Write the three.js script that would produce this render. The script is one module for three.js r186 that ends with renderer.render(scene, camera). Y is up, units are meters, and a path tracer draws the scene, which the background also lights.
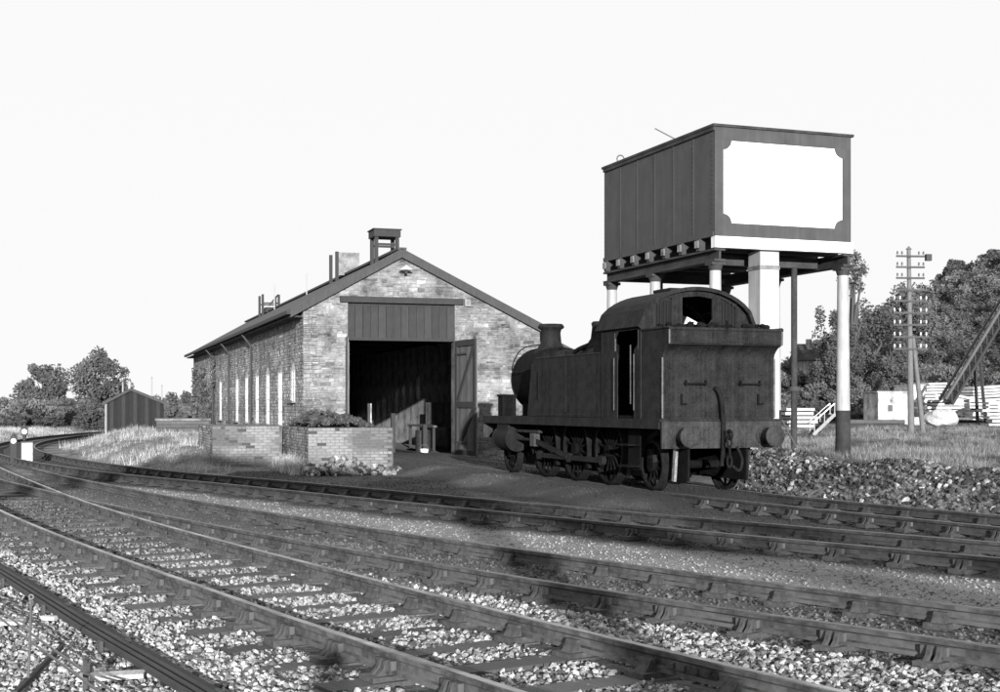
import * as THREE from 'three';
import { mergeGeometries } from 'three/addons/utils/BufferGeometryUtils.js';
import { MarchingCubes } from 'three/addons/objects/MarchingCubes.js';

// ---------------------------------------------------------------- camera, sky, sun, exposure
const F = 1350, PW = 1000, PH = 692, HORIZON = 405, EYE = 1.6;
const scene = new THREE.Scene();
const camera = new THREE.PerspectiveCamera(2 * Math.atan(PH / 2 / F) * 180 / Math.PI, PW / PH, 0.1, 3000);
camera.position.set(0, EYE, 0);
camera.setViewOffset(PW, PH, 0, -(HORIZON - PH / 2), PW, PH);
const SUN_AZ = 7 * Math.PI / 180, SUN_EL = 7.5 * Math.PI / 180;
const sunDir = new THREE.Vector3(Math.sin(SUN_AZ) * Math.cos(SUN_EL), Math.sin(SUN_EL), Math.cos(SUN_AZ) * Math.cos(SUN_EL));
{
  const w = 64, h = 32, d = new Float32Array(w * h * 4);
  for (let j = 0; j < h; j++) for (let i = 0; i < w; i++) {
    const el = (j + 0.5) / h * 2 - 1;                       // -1 straight down, 1 straight up
    const v = el > 0 ? 0.525 - 0.04 * el : 0.525;
    d.set([v, v, v, 1], (j * w + i) * 4);
  }
  const sky = new THREE.DataTexture(d, w, h, THREE.RGBAFormat, THREE.FloatType);
  sky.mapping = THREE.EquirectangularReflectionMapping;
  sky.magFilter = THREE.LinearFilter; sky.needsUpdate = true;
  scene.background = sky; scene.environment = sky;
}
const sun = new THREE.DirectionalLight(0xffffff, 5);
sun.position.copy(sunDir).multiplyScalar(200);
sun.target.position.set(0, 0, -30);
sun.position.add(sun.target.position);
sun.castShadow = true; sun.shadow.radius = 0.9;
sun.shadow.mapSize.set(4096, 4096);
Object.assign(sun.shadow.camera, { left: -60, right: 60, top: 60, bottom: -60, near: 1, far: 500 });
scene.add(sun, sun.target);
const renderer = new THREE.WebGLRenderer({ antialias: true });
renderer.setSize(1024, 709);
renderer.shadowMap.enabled = true;
renderer.toneMapping = THREE.LinearToneMapping;
renderer.toneMappingExposure = 1.84;

// ---------------------------------------------------------------- helpers
function rng(s) { return () => { s = (s + 0x6d2b79f5) | 0; let t = Math.imul(s ^ (s >>> 15), 1 | s); t = (t + Math.imul(t ^ (t >>> 7), 61 | t)) ^ t; return ((t ^ (t >>> 14)) >>> 0) / 4294967296; }; }
const R0 = rng(7);
const rr = (a, b, r = R0) => a + (b - a) * r();
const clamp = (x, a = 0, b = 1) => Math.min(b, Math.max(a, x));
const ss = (a, b, x) => { const t = clamp((x - a) / (b - a)); return t * t * (3 - 2 * t); };
const mix = (a, b, t) => a + (b - a) * t;
const hash = (x, y) => { let h = Math.imul(x | 0, 374761393) + Math.imul(y | 0, 668265263); h = Math.imul(h ^ (h >>> 13), 1274126177); return ((h ^ (h >>> 16)) >>> 0) / 4294967296; };
function vn(x, y, per = 0) {
  const xi = Math.floor(x), yi = Math.floor(y), fx = x - xi, fy = y - yi, u = fx * fx * (3 - 2 * fx), v = fy * fy * (3 - 2 * fy);
  const w = (n) => per ? ((n % per) + per) % per : n;
  const a = hash(w(xi), w(yi)), b = hash(w(xi + 1), w(yi)), c = hash(w(xi), w(yi + 1)), d = hash(w(xi + 1), w(yi + 1));
  return mix(mix(a, b, u), mix(c, d, u), v);
}
const fbm = (x, y, o = 4) => { let s = 0, a = 0.5, n = 0; for (let i = 0; i < o; i++) { s += a * vn(x, y); n += a; a *= 0.5; x = x * 2.03 + 17.1; y = y * 2.03 + 9.7; } return s / n; };
function tfbm(x, y, per, o) { let s = 0, a = 0.5, n = 0, f = 1; for (let i = 0; i < o; i++) { s += a * vn(x * f * per + i * 31, y * f * per + i * 57, 0) * 1; n += a; a *= 0.5; f *= 2; } return s / n; }
// grey texture from a function of (u, v) in 0..1; wraps when fn does
function tex(n, fn, rep = 1) {
  const d = new Uint8Array(n * n * 4);
  for (let j = 0; j < n; j++) for (let i = 0; i < n; i++) { const v = Math.round(255 * clamp(fn(i / n, j / n))); d.set([v, v, v, 255], (j * n + i) * 4); }
  const t = new THREE.DataTexture(d, n, n); t.wrapS = t.wrapT = THREE.RepeatWrapping; t.magFilter = THREE.LinearFilter; t.minFilter = THREE.LinearMipmapLinearFilter;
  t.repeat.set(rep, rep); t.needsUpdate = true; return t;
}
const pn = (u, v, f, s = 0) => { const x = u * f, y = v * f; const xi = Math.floor(x), yi = Math.floor(y), fx = x - xi, fy = y - yi, a = fx * fx * (3 - 2 * fx), b = fy * fy * (3 - 2 * fy); const m = (n) => ((n % f) + f) % f; const q = (i, j) => hash(m(i) + s * 131, m(j) + s * 17); return mix(mix(q(xi, yi), q(xi + 1, yi), a), mix(q(xi, yi + 1), q(xi + 1, yi + 1), a), b); };
const pf = (u, v, f, o, s = 0) => { let r = 0, a = 1, n = 0; for (let i = 0; i < o; i++) { r += a * pn(u, v, f, s + i); n += a; a *= 0.55; f *= 2; } return r / n; };
const grit = tex(512, (u, v) => 0.30 + 0.62 * pf(u, v, 64, 3) + 0.35 * (pf(u, v, 8, 3, 5) - 0.5), 0.5);
const gritBump = tex(512, (u, v) => pf(u, v, 48, 4, 3), 0.5);
const wood = tex(256, (u, v) => 0.45 + 0.5 * pn(u * 1, v, 64, 2) * 0.6 + 0.35 * pf(u, v, 8, 3, 9) , 1);
const grain = tex(512, (u, v) => { const x = pn(u, v * 0.0625, 128, 4); return 0.5 + 0.3 * x + 0.25 * pf(u, v, 6, 4, 2); }, 0.7);
const dirt = tex(512, (u, v) => { const a = pf(u, v, 6, 6, 11), b = pf(u, v, 32, 3, 21); return 0.5 + 0.55 * (a - 0.5) * 1.6 + 0.4 * (b - 0.5); }, 0.4);
const dirtRough = tex(256, (u, v) => 0.5 + 0.5 * pf(u, v, 8, 5, 14), 0.5);
const streak = tex(512, (u, v) => { const a = pf(u, v * 0.0625, 32, 3, 31), b = pf(u, v, 8, 5, 12); return 0.45 + 0.35 * a + 0.35 * b; }, 0.35);
const G = (v) => new THREE.Color().setRGB(v, v, v);
const mat = (v, o = {}) => new THREE.MeshStandardMaterial({ color: G(v), roughness: 0.9, ...o });
const P3 = (px, py, Z) => new THREE.Vector3((px - 500) / F * Z, EYE - (py - HORIZON) / F * Z, -Z);

const taken = new Map();
function numbered(n) { const k = taken.get(n) || 0; taken.set(n, k + 1); return k ? n + '_' + String(k).padStart(3, '0') : n; }
function tag(o, label, category, group, kind) { o.userData.label = label; if (category) o.userData.category = category; if (group) o.userData.group = group; if (kind) o.userData.kind = kind; return o; }
function thing(name, label, category, [x, y, z] = [0, 0, 0], turn = 0, group) {
  const g = new THREE.Group(); g.name = numbered(name); g.position.set(x, y, z); g.rotation.y = turn; scene.add(g); return tag(g, label, category, group);
}
// world-scale uv from the dominant face axis, on non-indexed geometry
function boxUV(g) {
  g = g.index ? g.toNonIndexed() : g;
  const p = g.attributes.position, n = new Float32Array(p.count * 2), a = new THREE.Vector3(), b = new THREE.Vector3(), c = new THREE.Vector3();
  for (let i = 0; i < p.count; i += 3) {
    a.fromBufferAttribute(p, i); b.fromBufferAttribute(p, i + 1); c.fromBufferAttribute(p, i + 2);
    const nx = Math.abs((b.y - a.y) * (c.z - a.z) - (b.z - a.z) * (c.y - a.y)), ny = Math.abs((b.z - a.z) * (c.x - a.x) - (b.x - a.x) * (c.z - a.z)), nz = Math.abs((b.x - a.x) * (c.y - a.y) - (b.y - a.y) * (c.x - a.x));
    [a, b, c].forEach((q, k) => { const j = (i + k) * 2; if (nx >= ny && nx >= nz) { n[j] = q.z; n[j + 1] = q.y; } else if (ny >= nz) { n[j] = q.x; n[j + 1] = q.z; } else { n[j] = q.x; n[j + 1] = q.y; } });
  }
  g.setAttribute('uv', new THREE.BufferAttribute(n, 2)); return g;
}
function merge(list) { const l = list.flat(9).map((g) => { g = g.index ? g.toNonIndexed() : g; for (const k of Object.keys(g.attributes)) if (!['position', 'normal'].includes(k)) g.deleteAttribute(k); return g; }); return boxUV(l.length > 1 ? mergeGeometries(l) : l[0]); }
function mesh(name, geo, m, parent = scene) {
  if (Array.isArray(geo)) geo = merge(geo);
  const o = new THREE.Mesh(geo, m); o.castShadow = o.receiveShadow = true; o.name = parent === scene ? numbered(name) : name; parent.add(o); return o;
}
const M4 = new THREE.Matrix4();
function bx(w, h, d, x, y, z, rx = 0, ry = 0, rz = 0) { const g = new THREE.BoxGeometry(w, h, d); g.applyMatrix4(new THREE.Matrix4().compose(new THREE.Vector3(x, y, z), new THREE.Quaternion().setFromEuler(new THREE.Euler(rx, ry, rz)), new THREE.Vector3(1, 1, 1))); return g; }
const bb = (x0, x1, y0, y1, z0, z1) => bx(x1 - x0, y1 - y0, z1 - z0, (x0 + x1) / 2, (y0 + y1) / 2, (z0 + z1) / 2);
const V = (x, y, z) => new THREE.Vector3(x, y, z);
function rod(a, b, r0, r1 = r0, n = 8) {
  const d = new THREE.Vector3().subVectors(b, a), g = new THREE.CylinderGeometry(r1, r0, d.length(), n);
  g.applyQuaternion(new THREE.Quaternion().setFromUnitVectors(V(0, 1, 0), d.clone().normalize())); g.translate((a.x + b.x) / 2, (a.y + b.y) / 2, (a.z + b.z) / 2); return g;
}
function beam(a, b, w, h) {   // square bar between two points
  const d = new THREE.Vector3().subVectors(b, a), L = d.length(), g = new THREE.BoxGeometry(w, h, L);
  const m = new THREE.Matrix4().lookAt(a, b, V(0, 1, 0)); g.applyMatrix4(m); g.translate((a.x + b.x) / 2, (a.y + b.y) / 2, (a.z + b.z) / 2); return g;
}
const tube = (pts, r, n = 20, k = 6) => new THREE.TubeGeometry(new THREE.CatmullRomCurve3(pts), n, r, k);
function prism(pts, depth, bevel = 0) { const s = new THREE.Shape(pts.map(([x, y]) => new THREE.Vector2(x, y))); return new THREE.ExtrudeGeometry(s, { depth, bevelEnabled: bevel > 0, bevelSize: bevel, bevelThickness: bevel, bevelSegments: 1, curveSegments: 10 }); }

// ---------------------------------------------------------------- where the tracks run (x to the right, d metres away), rail level y = 0
const railA2 = [[5.9, 2.1], [3.9, 4.6], [1.92, 7.53], [0, 10.49], [-1.42, 12.82], [-3.12, 15.65], [-4.57, 18.15], [-6.81, 22.27], [-10.9, 30.6], [-12.9, 34.8], [-15.2, 40]];
const railB3 = [[6.1, 6.1], [4.6, 7.55], [3.3, 8.98], [1.87, 10.56], [0.635, 12.03], [-0.606, 13.63], [-2.35, 15.95], [-4.85, 19.6], [-6.95, 22.8], [-8.6, 25.5], [-10.75, 29.1], [-13.2, 33.6]];
const railC7 = [[9, 12.1], [7.3, 14.05], [5.8, 15.75], [4.5, 17.2], [3.04, 18.9], [1.2, 21.2], [-1.1, 24.1], [-4.18, 28.1], [-8.3, 33.3], [-14.1, 43], [-18.6, 54], [-21.4, 66], [-22.6, 80], [-21, 100]];
const centreD = [[8.6, 15.6], [6.6, 19.2], [5.25, 21.8], [4.0, 24.45], [2.4, 28.75], [0.75, 33.2], [-1.3, 39], [-3.26, 45], [-6.3, 54.6], [-11, 69.4]];
function path(pts, step = 0.4) {
  const c = new THREE.CatmullRomCurve3(pts.map(([x, d]) => V(x, 0, d)), false, 'centripetal'), n = Math.round(c.getLength() / step), q = c.getSpacedPoints(n);
  return q.map((p, i) => { const a = q[Math.max(0, i - 1)], b = q[Math.min(n, i + 1)], L = Math.hypot(b.x - a.x, b.z - a.z), tx = (b.x - a.x) / L, td = (b.z - a.z) / L; return { x: p.x, d: p.z, tx, td, nx: -td, nd: tx }; });
}
const shift = (p, o) => p.map((q) => ({ ...q, x: q.x + q.nx * o, d: q.d + q.nd * o }));
const GAUGE = 1.505;
const cA = shift(path(railA2), GAUGE / 2), cB = shift(path(railB3), -GAUGE / 2), cC = shift(path(railC7), GAUGE / 2), cD = path(centreD);
function distTo(p, x, d) { let m = 1e9, s = 0; for (let i = 0; i < p.length; i += 2) { const q = p[i], dx = x - q.x, dd = d - q.d, e = dx * dx + dd * dd; if (e < m) { m = e; s = dx * q.nx + dd * q.nd; } } return [Math.sqrt(m), s]; }

// ---------------------------------------------------------------- the ground
// offset of a point to the right of track D's far rail, used for the rubble bank
function bankH(x, d) {
  const [m, s] = distTo(cD, x, d), o = -s;                      // o > 0 beyond the loco's track
  if (o < 1.0 || x < 3.9) return 0;
  const along = ss(3.9, 5.3, x) * (d > 34 ? 0 : 1);
  const p = Math.pow(clamp(ss(1.1, 2.5, o)), 1) * (1 - 0.75 * ss(3.0, 4.6, o));
  return along * p * (0.62 + 0.28 * fbm(x * 0.9 + 3, d * 0.9, 3) + 0.35 * (fbm(x * 0.35, d * 0.35 + 8, 2) - 0.5));
}
function gh(x, d) {
  let y = -0.2 + 0.03 * (fbm(x * 0.7, d * 0.7, 3) - 0.5) * (d < 80 ? 1 : 0);
  // field right of the tower, then the hill
  y += 0.32 * ss(3.5, 6, x) * ss(26, 33, d) + 0.25 * ss(10, 25, x) * ss(32, 60, d);
  y += bankH(x, d);
  if (d > 23 && d < 46 && x > -6 && x < 6) y = Math.max(y, mix(-0.2, -0.015, (1 - ss(1.5, 2.6, distTo(cD, x, d)[0] - 0.3 * (fbm(x * 2, d * 2, 2) - 0.5))) * ss(23.4, 25, d)));
  const hx = clamp((x / Math.max(d, 1) - 0.16) / 0.2, -1, 1.6);
  if (d > 85) y += ss(88, 190, d) * Math.max(0, hx) * 19 * (0.9 + 0.25 * fbm(x * 0.02, d * 0.02, 2)) * ss(0, 0.5, hx + 0.1) + (d > 88 && hx > 0 ? 1.6 * (fbm(x * 0.08, d * 0.08, 3) - 0.5) * ss(88, 120, d) : 0);
  // grassy bank at left between the curved track and the hut
  const [mc, sc] = d > 30 && x < -5 ? distTo(cC, x, d) : [99, 0];
  if (d > 30 && x < -5 && sc < 0) y += 0.55 * ss(1.8, 4.2, -sc) * ss(34, 40, d) * (1 - ss(66, 80, d)) * (1 - ss(-8.6, -7.4, x) * 0.8);
  if (x < -10 && sc > 0 && d > 38) y += 0.25 * ss(1.6, 4, sc);
  // a wood-covered rise far off at left
  if (d > 110 && x < -20) y += 2.2 * ss(120, 260, d);
  return y;
}
const onTrack = (x, d) => Math.min(distTo(cA, x, d)[0], distTo(cB, x, d)[0]);
const groundMat = new THREE.MeshStandardMaterial({ vertexColors: true, map: grit, bumpMap: gritBump, bumpScale: 0.025, roughness: 1 });
function groundTone(x, d) {
  const n = fbm(x * 0.8 + 40, d * 0.8, 4), n2 = fbm(x * 3.1, d * 3.1 + 11, 3);
  let v = 0.27;                                                        // grey cinder path
  if (d < 90) {
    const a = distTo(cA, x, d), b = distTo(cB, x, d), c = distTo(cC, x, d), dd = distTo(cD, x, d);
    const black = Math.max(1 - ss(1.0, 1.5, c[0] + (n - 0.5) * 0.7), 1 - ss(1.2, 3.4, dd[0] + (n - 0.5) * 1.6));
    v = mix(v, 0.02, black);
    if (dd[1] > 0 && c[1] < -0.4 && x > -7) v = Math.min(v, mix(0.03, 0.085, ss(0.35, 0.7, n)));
    v = mix(v, 0.09, (1 - ss(0.9, 1.25, b[0] + (n - 0.5) * 0.6)));
    v = mix(v, 0.13, 1 - ss(1.3, 1.7, a[0] + (n - 0.5) * 0.3));
    if (a[1] > 1.2) v = mix(v, 0.3, ss(1.3, 1.7, a[1]) * (1 - ss(3.3, 3.8, a[1])) * ss(0.25, 0.5, n + 0.1));
    if (dd[1] < -1.3 && x > 4) v = 0.2;
    // dry grass: right field, left bank
    if (x > 3.8 && d > 28 && dd[1] < -3.2) v = 0.17;
    if (x < -6 && d > 36 && c[1] < -1.7) v = 0.22;
    if (x < -9 && d > 36 && c[1] > 1.6) v = 0.24;
  } else v = x > 5 ? 0.07 : 0.1;
  return clamp(v * (0.72 + 0.5 * n + 0.25 * (n2 - 0.5)), 0.02, 0.6);
}
{
  const lines = (list) => { const o = []; for (const [a, b, s] of list) for (let v = a; v < b - 1e-6; v += s) o.push(v); o.push(list[list.length - 1][1]); return o; };
  const xs = lines([[-900, -300, 100], [-300, -100, 25], [-100, -40, 5], [-40, -16, 1], [-16, 14, 0.22], [14, 30, 0.7], [30, 120, 4], [120, 300, 20], [300, 900, 100]]);
  const ds = lines([[-200, -20, 30], [-20, 4, 2], [4, 38, 0.22], [38, 70, 0.7], [70, 240, 4], [240, 400, 20], [400, 1600, 120]]);
  const nx = xs.length, nd = ds.length, pos = new Float32Array(nx * nd * 3), col = new Float32Array(nx * nd * 3), uv = new Float32Array(nx * nd * 2), idx = [];
  for (let j = 0; j < nd; j++) for (let i = 0; i < nx; i++) {
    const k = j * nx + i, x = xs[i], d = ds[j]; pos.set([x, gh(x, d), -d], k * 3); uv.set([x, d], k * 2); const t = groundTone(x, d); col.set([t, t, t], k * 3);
    if (i < nx - 1 && j < nd - 1) idx.push(k, k + 1, k + nx + 1, k, k + nx + 1, k + nx);
  }
  const g = new THREE.BufferGeometry(); g.setAttribute('position', new THREE.BufferAttribute(pos, 3)); g.setAttribute('color', new THREE.BufferAttribute(col, 3)); g.setAttribute('uv', new THREE.BufferAttribute(uv, 2)); g.setIndex(idx); g.computeVertexNormals();
  const o = mesh('ground', g, groundMat); o.castShadow = true; tag(o, 'cinder and ash ground of the yard with the fields beyond', 'ground', null, 'structure');
}

// ---------------------------------------------------------------- tracks
const rust = tex(512, (u, v) => { const a = pf(u, v, 5, 6, 71), b = pf(u, v, 40, 3, 72); return 0.55 + 1.5 * (a - 0.5) + 0.7 * (b - 0.5); }, 0.8);
const railSide = mat(0.105, { map: rust, roughness: 0.85 }), railSideDark = mat(0.045, { map: rust, roughness: 0.9 });
const polished = mat(0.6, { metalness: 1, roughness: 0.4, map: dirt }), worn = mat(0.26, { metalness: 0.8, roughness: 0.5, map: dirt });
const iron = mat(0.085, { map: rust, roughness: 0.95 }), ironDark = mat(0.055, { map: rust, roughness: 0.95 });
const sleeperMats = [0.05, 0.065, 0.08, 0.1].map((v) => mat(v, { map: grain, bumpMap: grain, bumpScale: 0.008 }));
const PROFILE = [[-0.035, -0.006], [-0.028, 0], [0.028, 0], [0.035, -0.006], [0.035, -0.036], [0.011, -0.05], [0.011, -0.1], [0.033, -0.112], [0.033, -0.143], [-0.033, -0.143], [-0.033, -0.112], [-0.011, -0.1], [-0.011, -0.05], [-0.035, -0.036]];
function sweep(profile, p, y) {
  const pos = [], at = (q, [u, v]) => [q.x + q.nx * u, y + v, -(q.d + q.nd * u)];
  for (let i = 0; i < p.length - 1; i++) for (let k = 0; k < profile.length; k++) {
    const a = profile[k], b = profile[(k + 1) % profile.length], A = at(p[i], a), B = at(p[i], b), C = at(p[i + 1], b), D = at(p[i + 1], a);
    pos.push(...A, ...B, ...C, ...A, ...C, ...D);
  }
  for (const [q, f] of [[p[0], 1], [p[p.length - 1], -1]]) for (let k = 1; k < profile.length - 1; k++) { const t = [at(q, profile[0]), at(q, profile[k]), at(q, profile[k + 1])]; if (f < 0) t.reverse(); pos.push(...t.flat()); }
  const g = new THREE.BufferGeometry(); g.setAttribute('position', new THREE.Float32BufferAttribute(pos, 3)); g.computeVertexNormals(); return boxUV(g);
}
// chair geometry: x across the rail (+ is the outer, keyed side), z along it, y = 0 at the rail top
const chairGeo = (() => {
  const jaw = (s, top) => { const g = prism([[0.035, -0.15], [0.145, -0.15], [0.125, -0.125], [0.1, -0.1], [0.08, top], [0.055, top]].map(([a, b]) => [s * a, b]), 0.035); return g; };
  const l = [bx(0.37, 0.05, 0.2, 0.01, -0.168, 0)];
  for (const z of [-0.055, 0.02]) { const a = jaw(1, -0.045); a.translate(0, 0, z); l.push(a); }
  const b = prism([[-0.037, -0.15], [-0.13, -0.15], [-0.095, -0.1], [-0.075, -0.06], [-0.037, -0.058]], 0.12); b.translate(0, 0, -0.06); l.push(b);
  return merge(l);
})();
const keyGeo = merge([bx(0.042, 0.06, 0.2, 0.038, -0.082, 0.02)]);
const keyMat = mat(0.09, { map: grain });
const sleeperGeo = [0, 1, 2].map((k) => { const g = new THREE.BoxGeometry(2.62 - 0.05 * k, 0.13, 0.25 + 0.015 * k, 6, 1, 1), p = g.attributes.position; for (let i = 0; i < p.count; i++) { p.setY(i, p.getY(i) + 0.012 * (vn(p.getX(i) * 3 + k * 9, p.getZ(i) * 9) - 0.5)); p.setZ(i, p.getZ(i) + 0.02 * (vn(p.getX(i) * 4 + k * 5, 3) - 0.5)); } g.computeVertexNormals(); return boxUV(g); });
const fishGeo = merge([bx(0.46, 0.06, 0.022, 0, 0, 0), ...[-0.17, -0.06, 0.06, 0.17].map((x) => bx(0.035, 0.035, 0.06, x, 0, 0))]);
function track(label, c, o) {
  const g = thing('railway_track', label, 'railway track', [0, 0, 0]);
  const y = o.y || 0;
  for (const s of [1, -1]) {
    const p = shift(c, s * GAUGE / 2).filter((q) => !o.until || q.d < o.until);
    const r = mesh('rail', sweep(PROFILE, p, y), o.side, g);
    mesh('running_surface', sweep([[-0.03, -0.002], [-0.025, 0.0025], [0.025, 0.0025], [0.03, -0.002], [0.02, -0.004], [-0.02, -0.004]], p, y), o.top, r);
  }
  for (const [s, i] of o.joints || []) { const q = c[i], rail = g.children[s > 0 ? 0 : 1], turn = Math.atan2(q.td, q.tx); for (const e of [-1, 1]) { const f = mesh('fishplate', fishGeo, iron, rail), u = s * GAUGE / 2 + e * 0.024; f.position.set(q.x + q.nx * u, y - 0.075, -(q.d + q.nd * u)); f.rotation.y = turn + (e > 0 ? 0 : Math.PI); } }
  const rnd = rng(o.seed), step = 0.4, gap = o.gap || 2;
  for (let i = 3; i < c.length - 3; i += gap) {
    const q = c[i]; if (q.d < 4.5 || q.d > o.far) continue;
    const px = 500 + F * q.x / q.d; if (px < -150 || px > 1150 + 400 / q.d * 4) continue;
    const turn = Math.atan2(q.td, q.tx), j = rr(-0.04, 0.04, rnd);
    if (!o.noSleepers && q.d < (o.sleeperFar || 99)) {
      const s = mesh('sleeper', sleeperGeo[i % 3], sleeperMats[Math.floor(rnd() * 4)], g);
      s.position.set(q.x + q.tx * j, -0.258 + o.lift + rr(-0.008, 0.008, rnd) + y, -(q.d + q.td * j)); s.rotation.y = turn + Math.PI / 2 + rr(-0.015, 0.015, rnd);
    }
    for (const s of [1, -1]) {
      if (o.skipChair && o.skipChair(q.x + q.nx * s * 0.75, q.d + q.nd * s * 0.75, s)) continue;
      const ch = mesh('rail_chair', chairGeo, o.chair, g);
      ch.position.set(q.x + q.nx * s * GAUGE / 2 + q.tx * j, y, -(q.d + q.nd * s * GAUGE / 2 + q.td * j)); ch.rotation.y = turn + (s > 0 ? Math.PI / 2 : -Math.PI / 2);
      if (q.d < 24) mesh('key', keyGeo, keyMat, ch);
    }
  }
  return g;
}
track('bright polished main running track across the pale ballast in front', cA, { seed: 3, side: railSide, top: polished, chair: iron, lift: 0.012, far: 33, joints: [[1, 18], [-1, 20], [1, 46], [-1, 48]] });
track('second track sunk in cinders, merging with the bright main track', cB, { seed: 4, y: -0.004, side: mat(0.08, { map: rust, roughness: 0.9 }), top: worn, chair: iron, lift: -0.008, far: 24, sleeperFar: 19.5, skipChair: (x, d, s) => d > 21.2 && s > 0 });
track('dull black track curving away past the brick walls to the hut', cC, { seed: 5, side: railSideDark, top: mat(0.13, { metalness: 0.5, roughness: 0.55 }), chair: ironDark, lift: -0.035, far: 45, noSleepers: true });
track('dark oily track under the locomotive leading into the shed', cD, { seed: 6, side: railSideDark, top: mat(0.13, { metalness: 0.5, roughness: 0.55 }), chair: ironDark, lift: -0.035, far: 30, noSleepers: true, until: 60, skipChair: (x, d) => d > 23.6 });

// ---------------------------------------------------------------- ballast stones
function stoneGeo(seed, squash = 0.7) { const g = new THREE.IcosahedronGeometry(1, 0), r = rng(seed), p = g.attributes.position, m = new Map(); for (let i = 0; i < p.count; i++) { const k = [p.getX(i), p.getY(i), p.getZ(i)].map((v) => v.toFixed(3)).join(); if (!m.has(k)) m.set(k, 0.7 + 0.5 * r()); const s = m.get(k); p.setXYZ(i, p.getX(i) * s, p.getY(i) * s * squash, p.getZ(i) * s); } g.computeVertexNormals(); return g; }
function scatter(name, label, category, list, geo, m, parent) {
  const o = new THREE.InstancedMesh(geo, m, list.length), q = new THREE.Quaternion(), e = new THREE.Euler(), c = new THREE.Color();
  list.forEach((s, i) => { e.set(s.rx ?? 0, s.ry ?? 0, s.rz ?? 0); q.setFromEuler(e); M4.compose(V(s.x, s.y, s.z), q, s.v || V(s.s, s.s, s.s)); o.setMatrixAt(i, M4); c.setRGB(s.t, s.t, s.t); o.setColorAt(i, c); });
  o.castShadow = o.receiveShadow = true; o.name = parent ? name : numbered(name); (parent || scene).add(o); tag(o, label, parent ? null : category, null, 'stuff'); return o;
}
const stoneMat = mat(1, { roughness: 1, map: dirt });
{
  const r = rng(21), S = [[], [], []];
  const inView = (x, d) => { const px = 500 + F * x / d; return px > -60 && px < 1070; };
  const put = (x, d, s, t, lift = 0) => { const k = Math.floor(r() * 3); S[k].push({ x, y: gh(x, d) + s * 0.25 + lift, z: -d, rx: r() * 6, ry: r() * 6, rz: r() * 6, v: V(s * rr(0.7, 1.3, r), s * rr(0.7, 1.2, r), s * rr(0.7, 1.3, r)), t }); };
  // main track: ridges of stone between the sleepers and the pale shoulder on the near side
  for (let i = 0; i < 130000; i++) {
    const q = cA[Math.floor(r() * (cA.length - 4)) + 2]; if (q.d < 5.5 || q.d > 26) continue;
    const o = rr(-1.3, 3.6, r), al = rr(-0.2, 0.2, r), x = q.x + q.nx * o + q.tx * al, d = q.d + q.nd * o + q.td * al; if (d < 5.4 || !inView(x, d)) continue;
    const n = fbm(x * 1.3 + 5, d * 1.3, 3);
    if (Math.abs(o) < 1.34) {
      const i0 = cA.indexOf(q), ph = (((i0 - 3) * 0.4 + al) / 0.8) % 1, w = Math.abs(ph - 0.5) * 2;        // 1 on a sleeper, 0 mid-bay
      if (w > 0.72 && r() > 0.05) continue;
      if (Math.abs(Math.abs(o) - 0.75) < 0.09) continue;
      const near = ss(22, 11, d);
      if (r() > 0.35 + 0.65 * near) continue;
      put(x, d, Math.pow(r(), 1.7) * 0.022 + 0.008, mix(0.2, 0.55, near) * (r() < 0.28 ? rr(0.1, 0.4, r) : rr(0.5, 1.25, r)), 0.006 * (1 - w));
    } else if (o > 1.3) {
      const edge = 3.15 + 0.35 * (n - 0.5); if (o > edge || n < 0.33 && r() < 0.7) continue;
      put(x, d, Math.pow(r(), 1.8) * 0.022 + 0.007, 0.64 * (r() < 0.2 ? rr(0.15, 0.45, r) : rr(0.5, 1.25, r)), 0.01);
    }
  }
  // pale stones spilled between the main track and the second track
  for (let i = 0; i < 62000; i++) {
    const q = cA[Math.floor(r() * (cA.length - 4)) + 2]; if (q.d < 3 || q.d > 20) continue;
    const o = -rr(0.85, 2.6, r), al = rr(-0.2, 0.2, r), x = q.x + q.nx * o + q.tx * al, d = q.d + q.nd * o + q.td * al; if (d < 6 || !inView(x, d)) continue;
    const b = distTo(cB, x, d); if (b[1] < 1.0) continue;
    const w = ss(14.5, 10, d), n = fbm(x * 2 + 9, d * 2, 3); if (r() > w * ss(0.3, 0.55, n + 0.12) + 0.04) continue;
    put(x, d, Math.pow(r(), 1.7) * 0.026 + 0.008, 0.55 * (r() < 0.33 ? rr(0.08, 0.4, r) : rr(0.5, 1.3, r)), 0.008);
  }
  // grey stones and clinker among the second track's sleepers
  for (let i = 0; i < 9000; i++) {
    const q = cB[Math.floor(r() * (cB.length - 4)) + 2]; if (q.d < 6 || q.d > 19) continue;
    const o = rr(-1.2, 1.3, r), al = rr(-0.2, 0.2, r), x = q.x + q.nx * o + q.tx * al, d = q.d + q.nd * o + q.td * al; if (!inView(x, d)) continue;
    if (Math.abs(Math.abs(o) - 0.75) < 0.1 || fbm(x * 1.7, d * 1.7, 2) < 0.42) continue;
    put(x, d, rr(0.01, 0.03, r), 0.12 * rr(0.4, 1.8, r));
  }
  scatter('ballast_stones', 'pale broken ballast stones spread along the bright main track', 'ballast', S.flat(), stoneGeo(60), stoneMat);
  // cinders all over the yard
  const C = [];
  for (let i = 0; i < 60000; i++) {
    const d = 6 + 36 * Math.pow(r(), 1.4), x = rr(-0.42, 0.42, r) * d; if (distTo(cA, x, d)[1] > -1.3 || (x > 4 && distTo(cD, x, d)[1] < -1)) continue;
    const s = rr(0.006, 0.02, r), t = groundTone(x, d) * rr(0.5, 1.9, r); C.push({ x, y: gh(x, d) + s * 0.2, z: -d, rx: r() * 6, ry: r() * 6, rz: r() * 6, s, t });
  }
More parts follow.
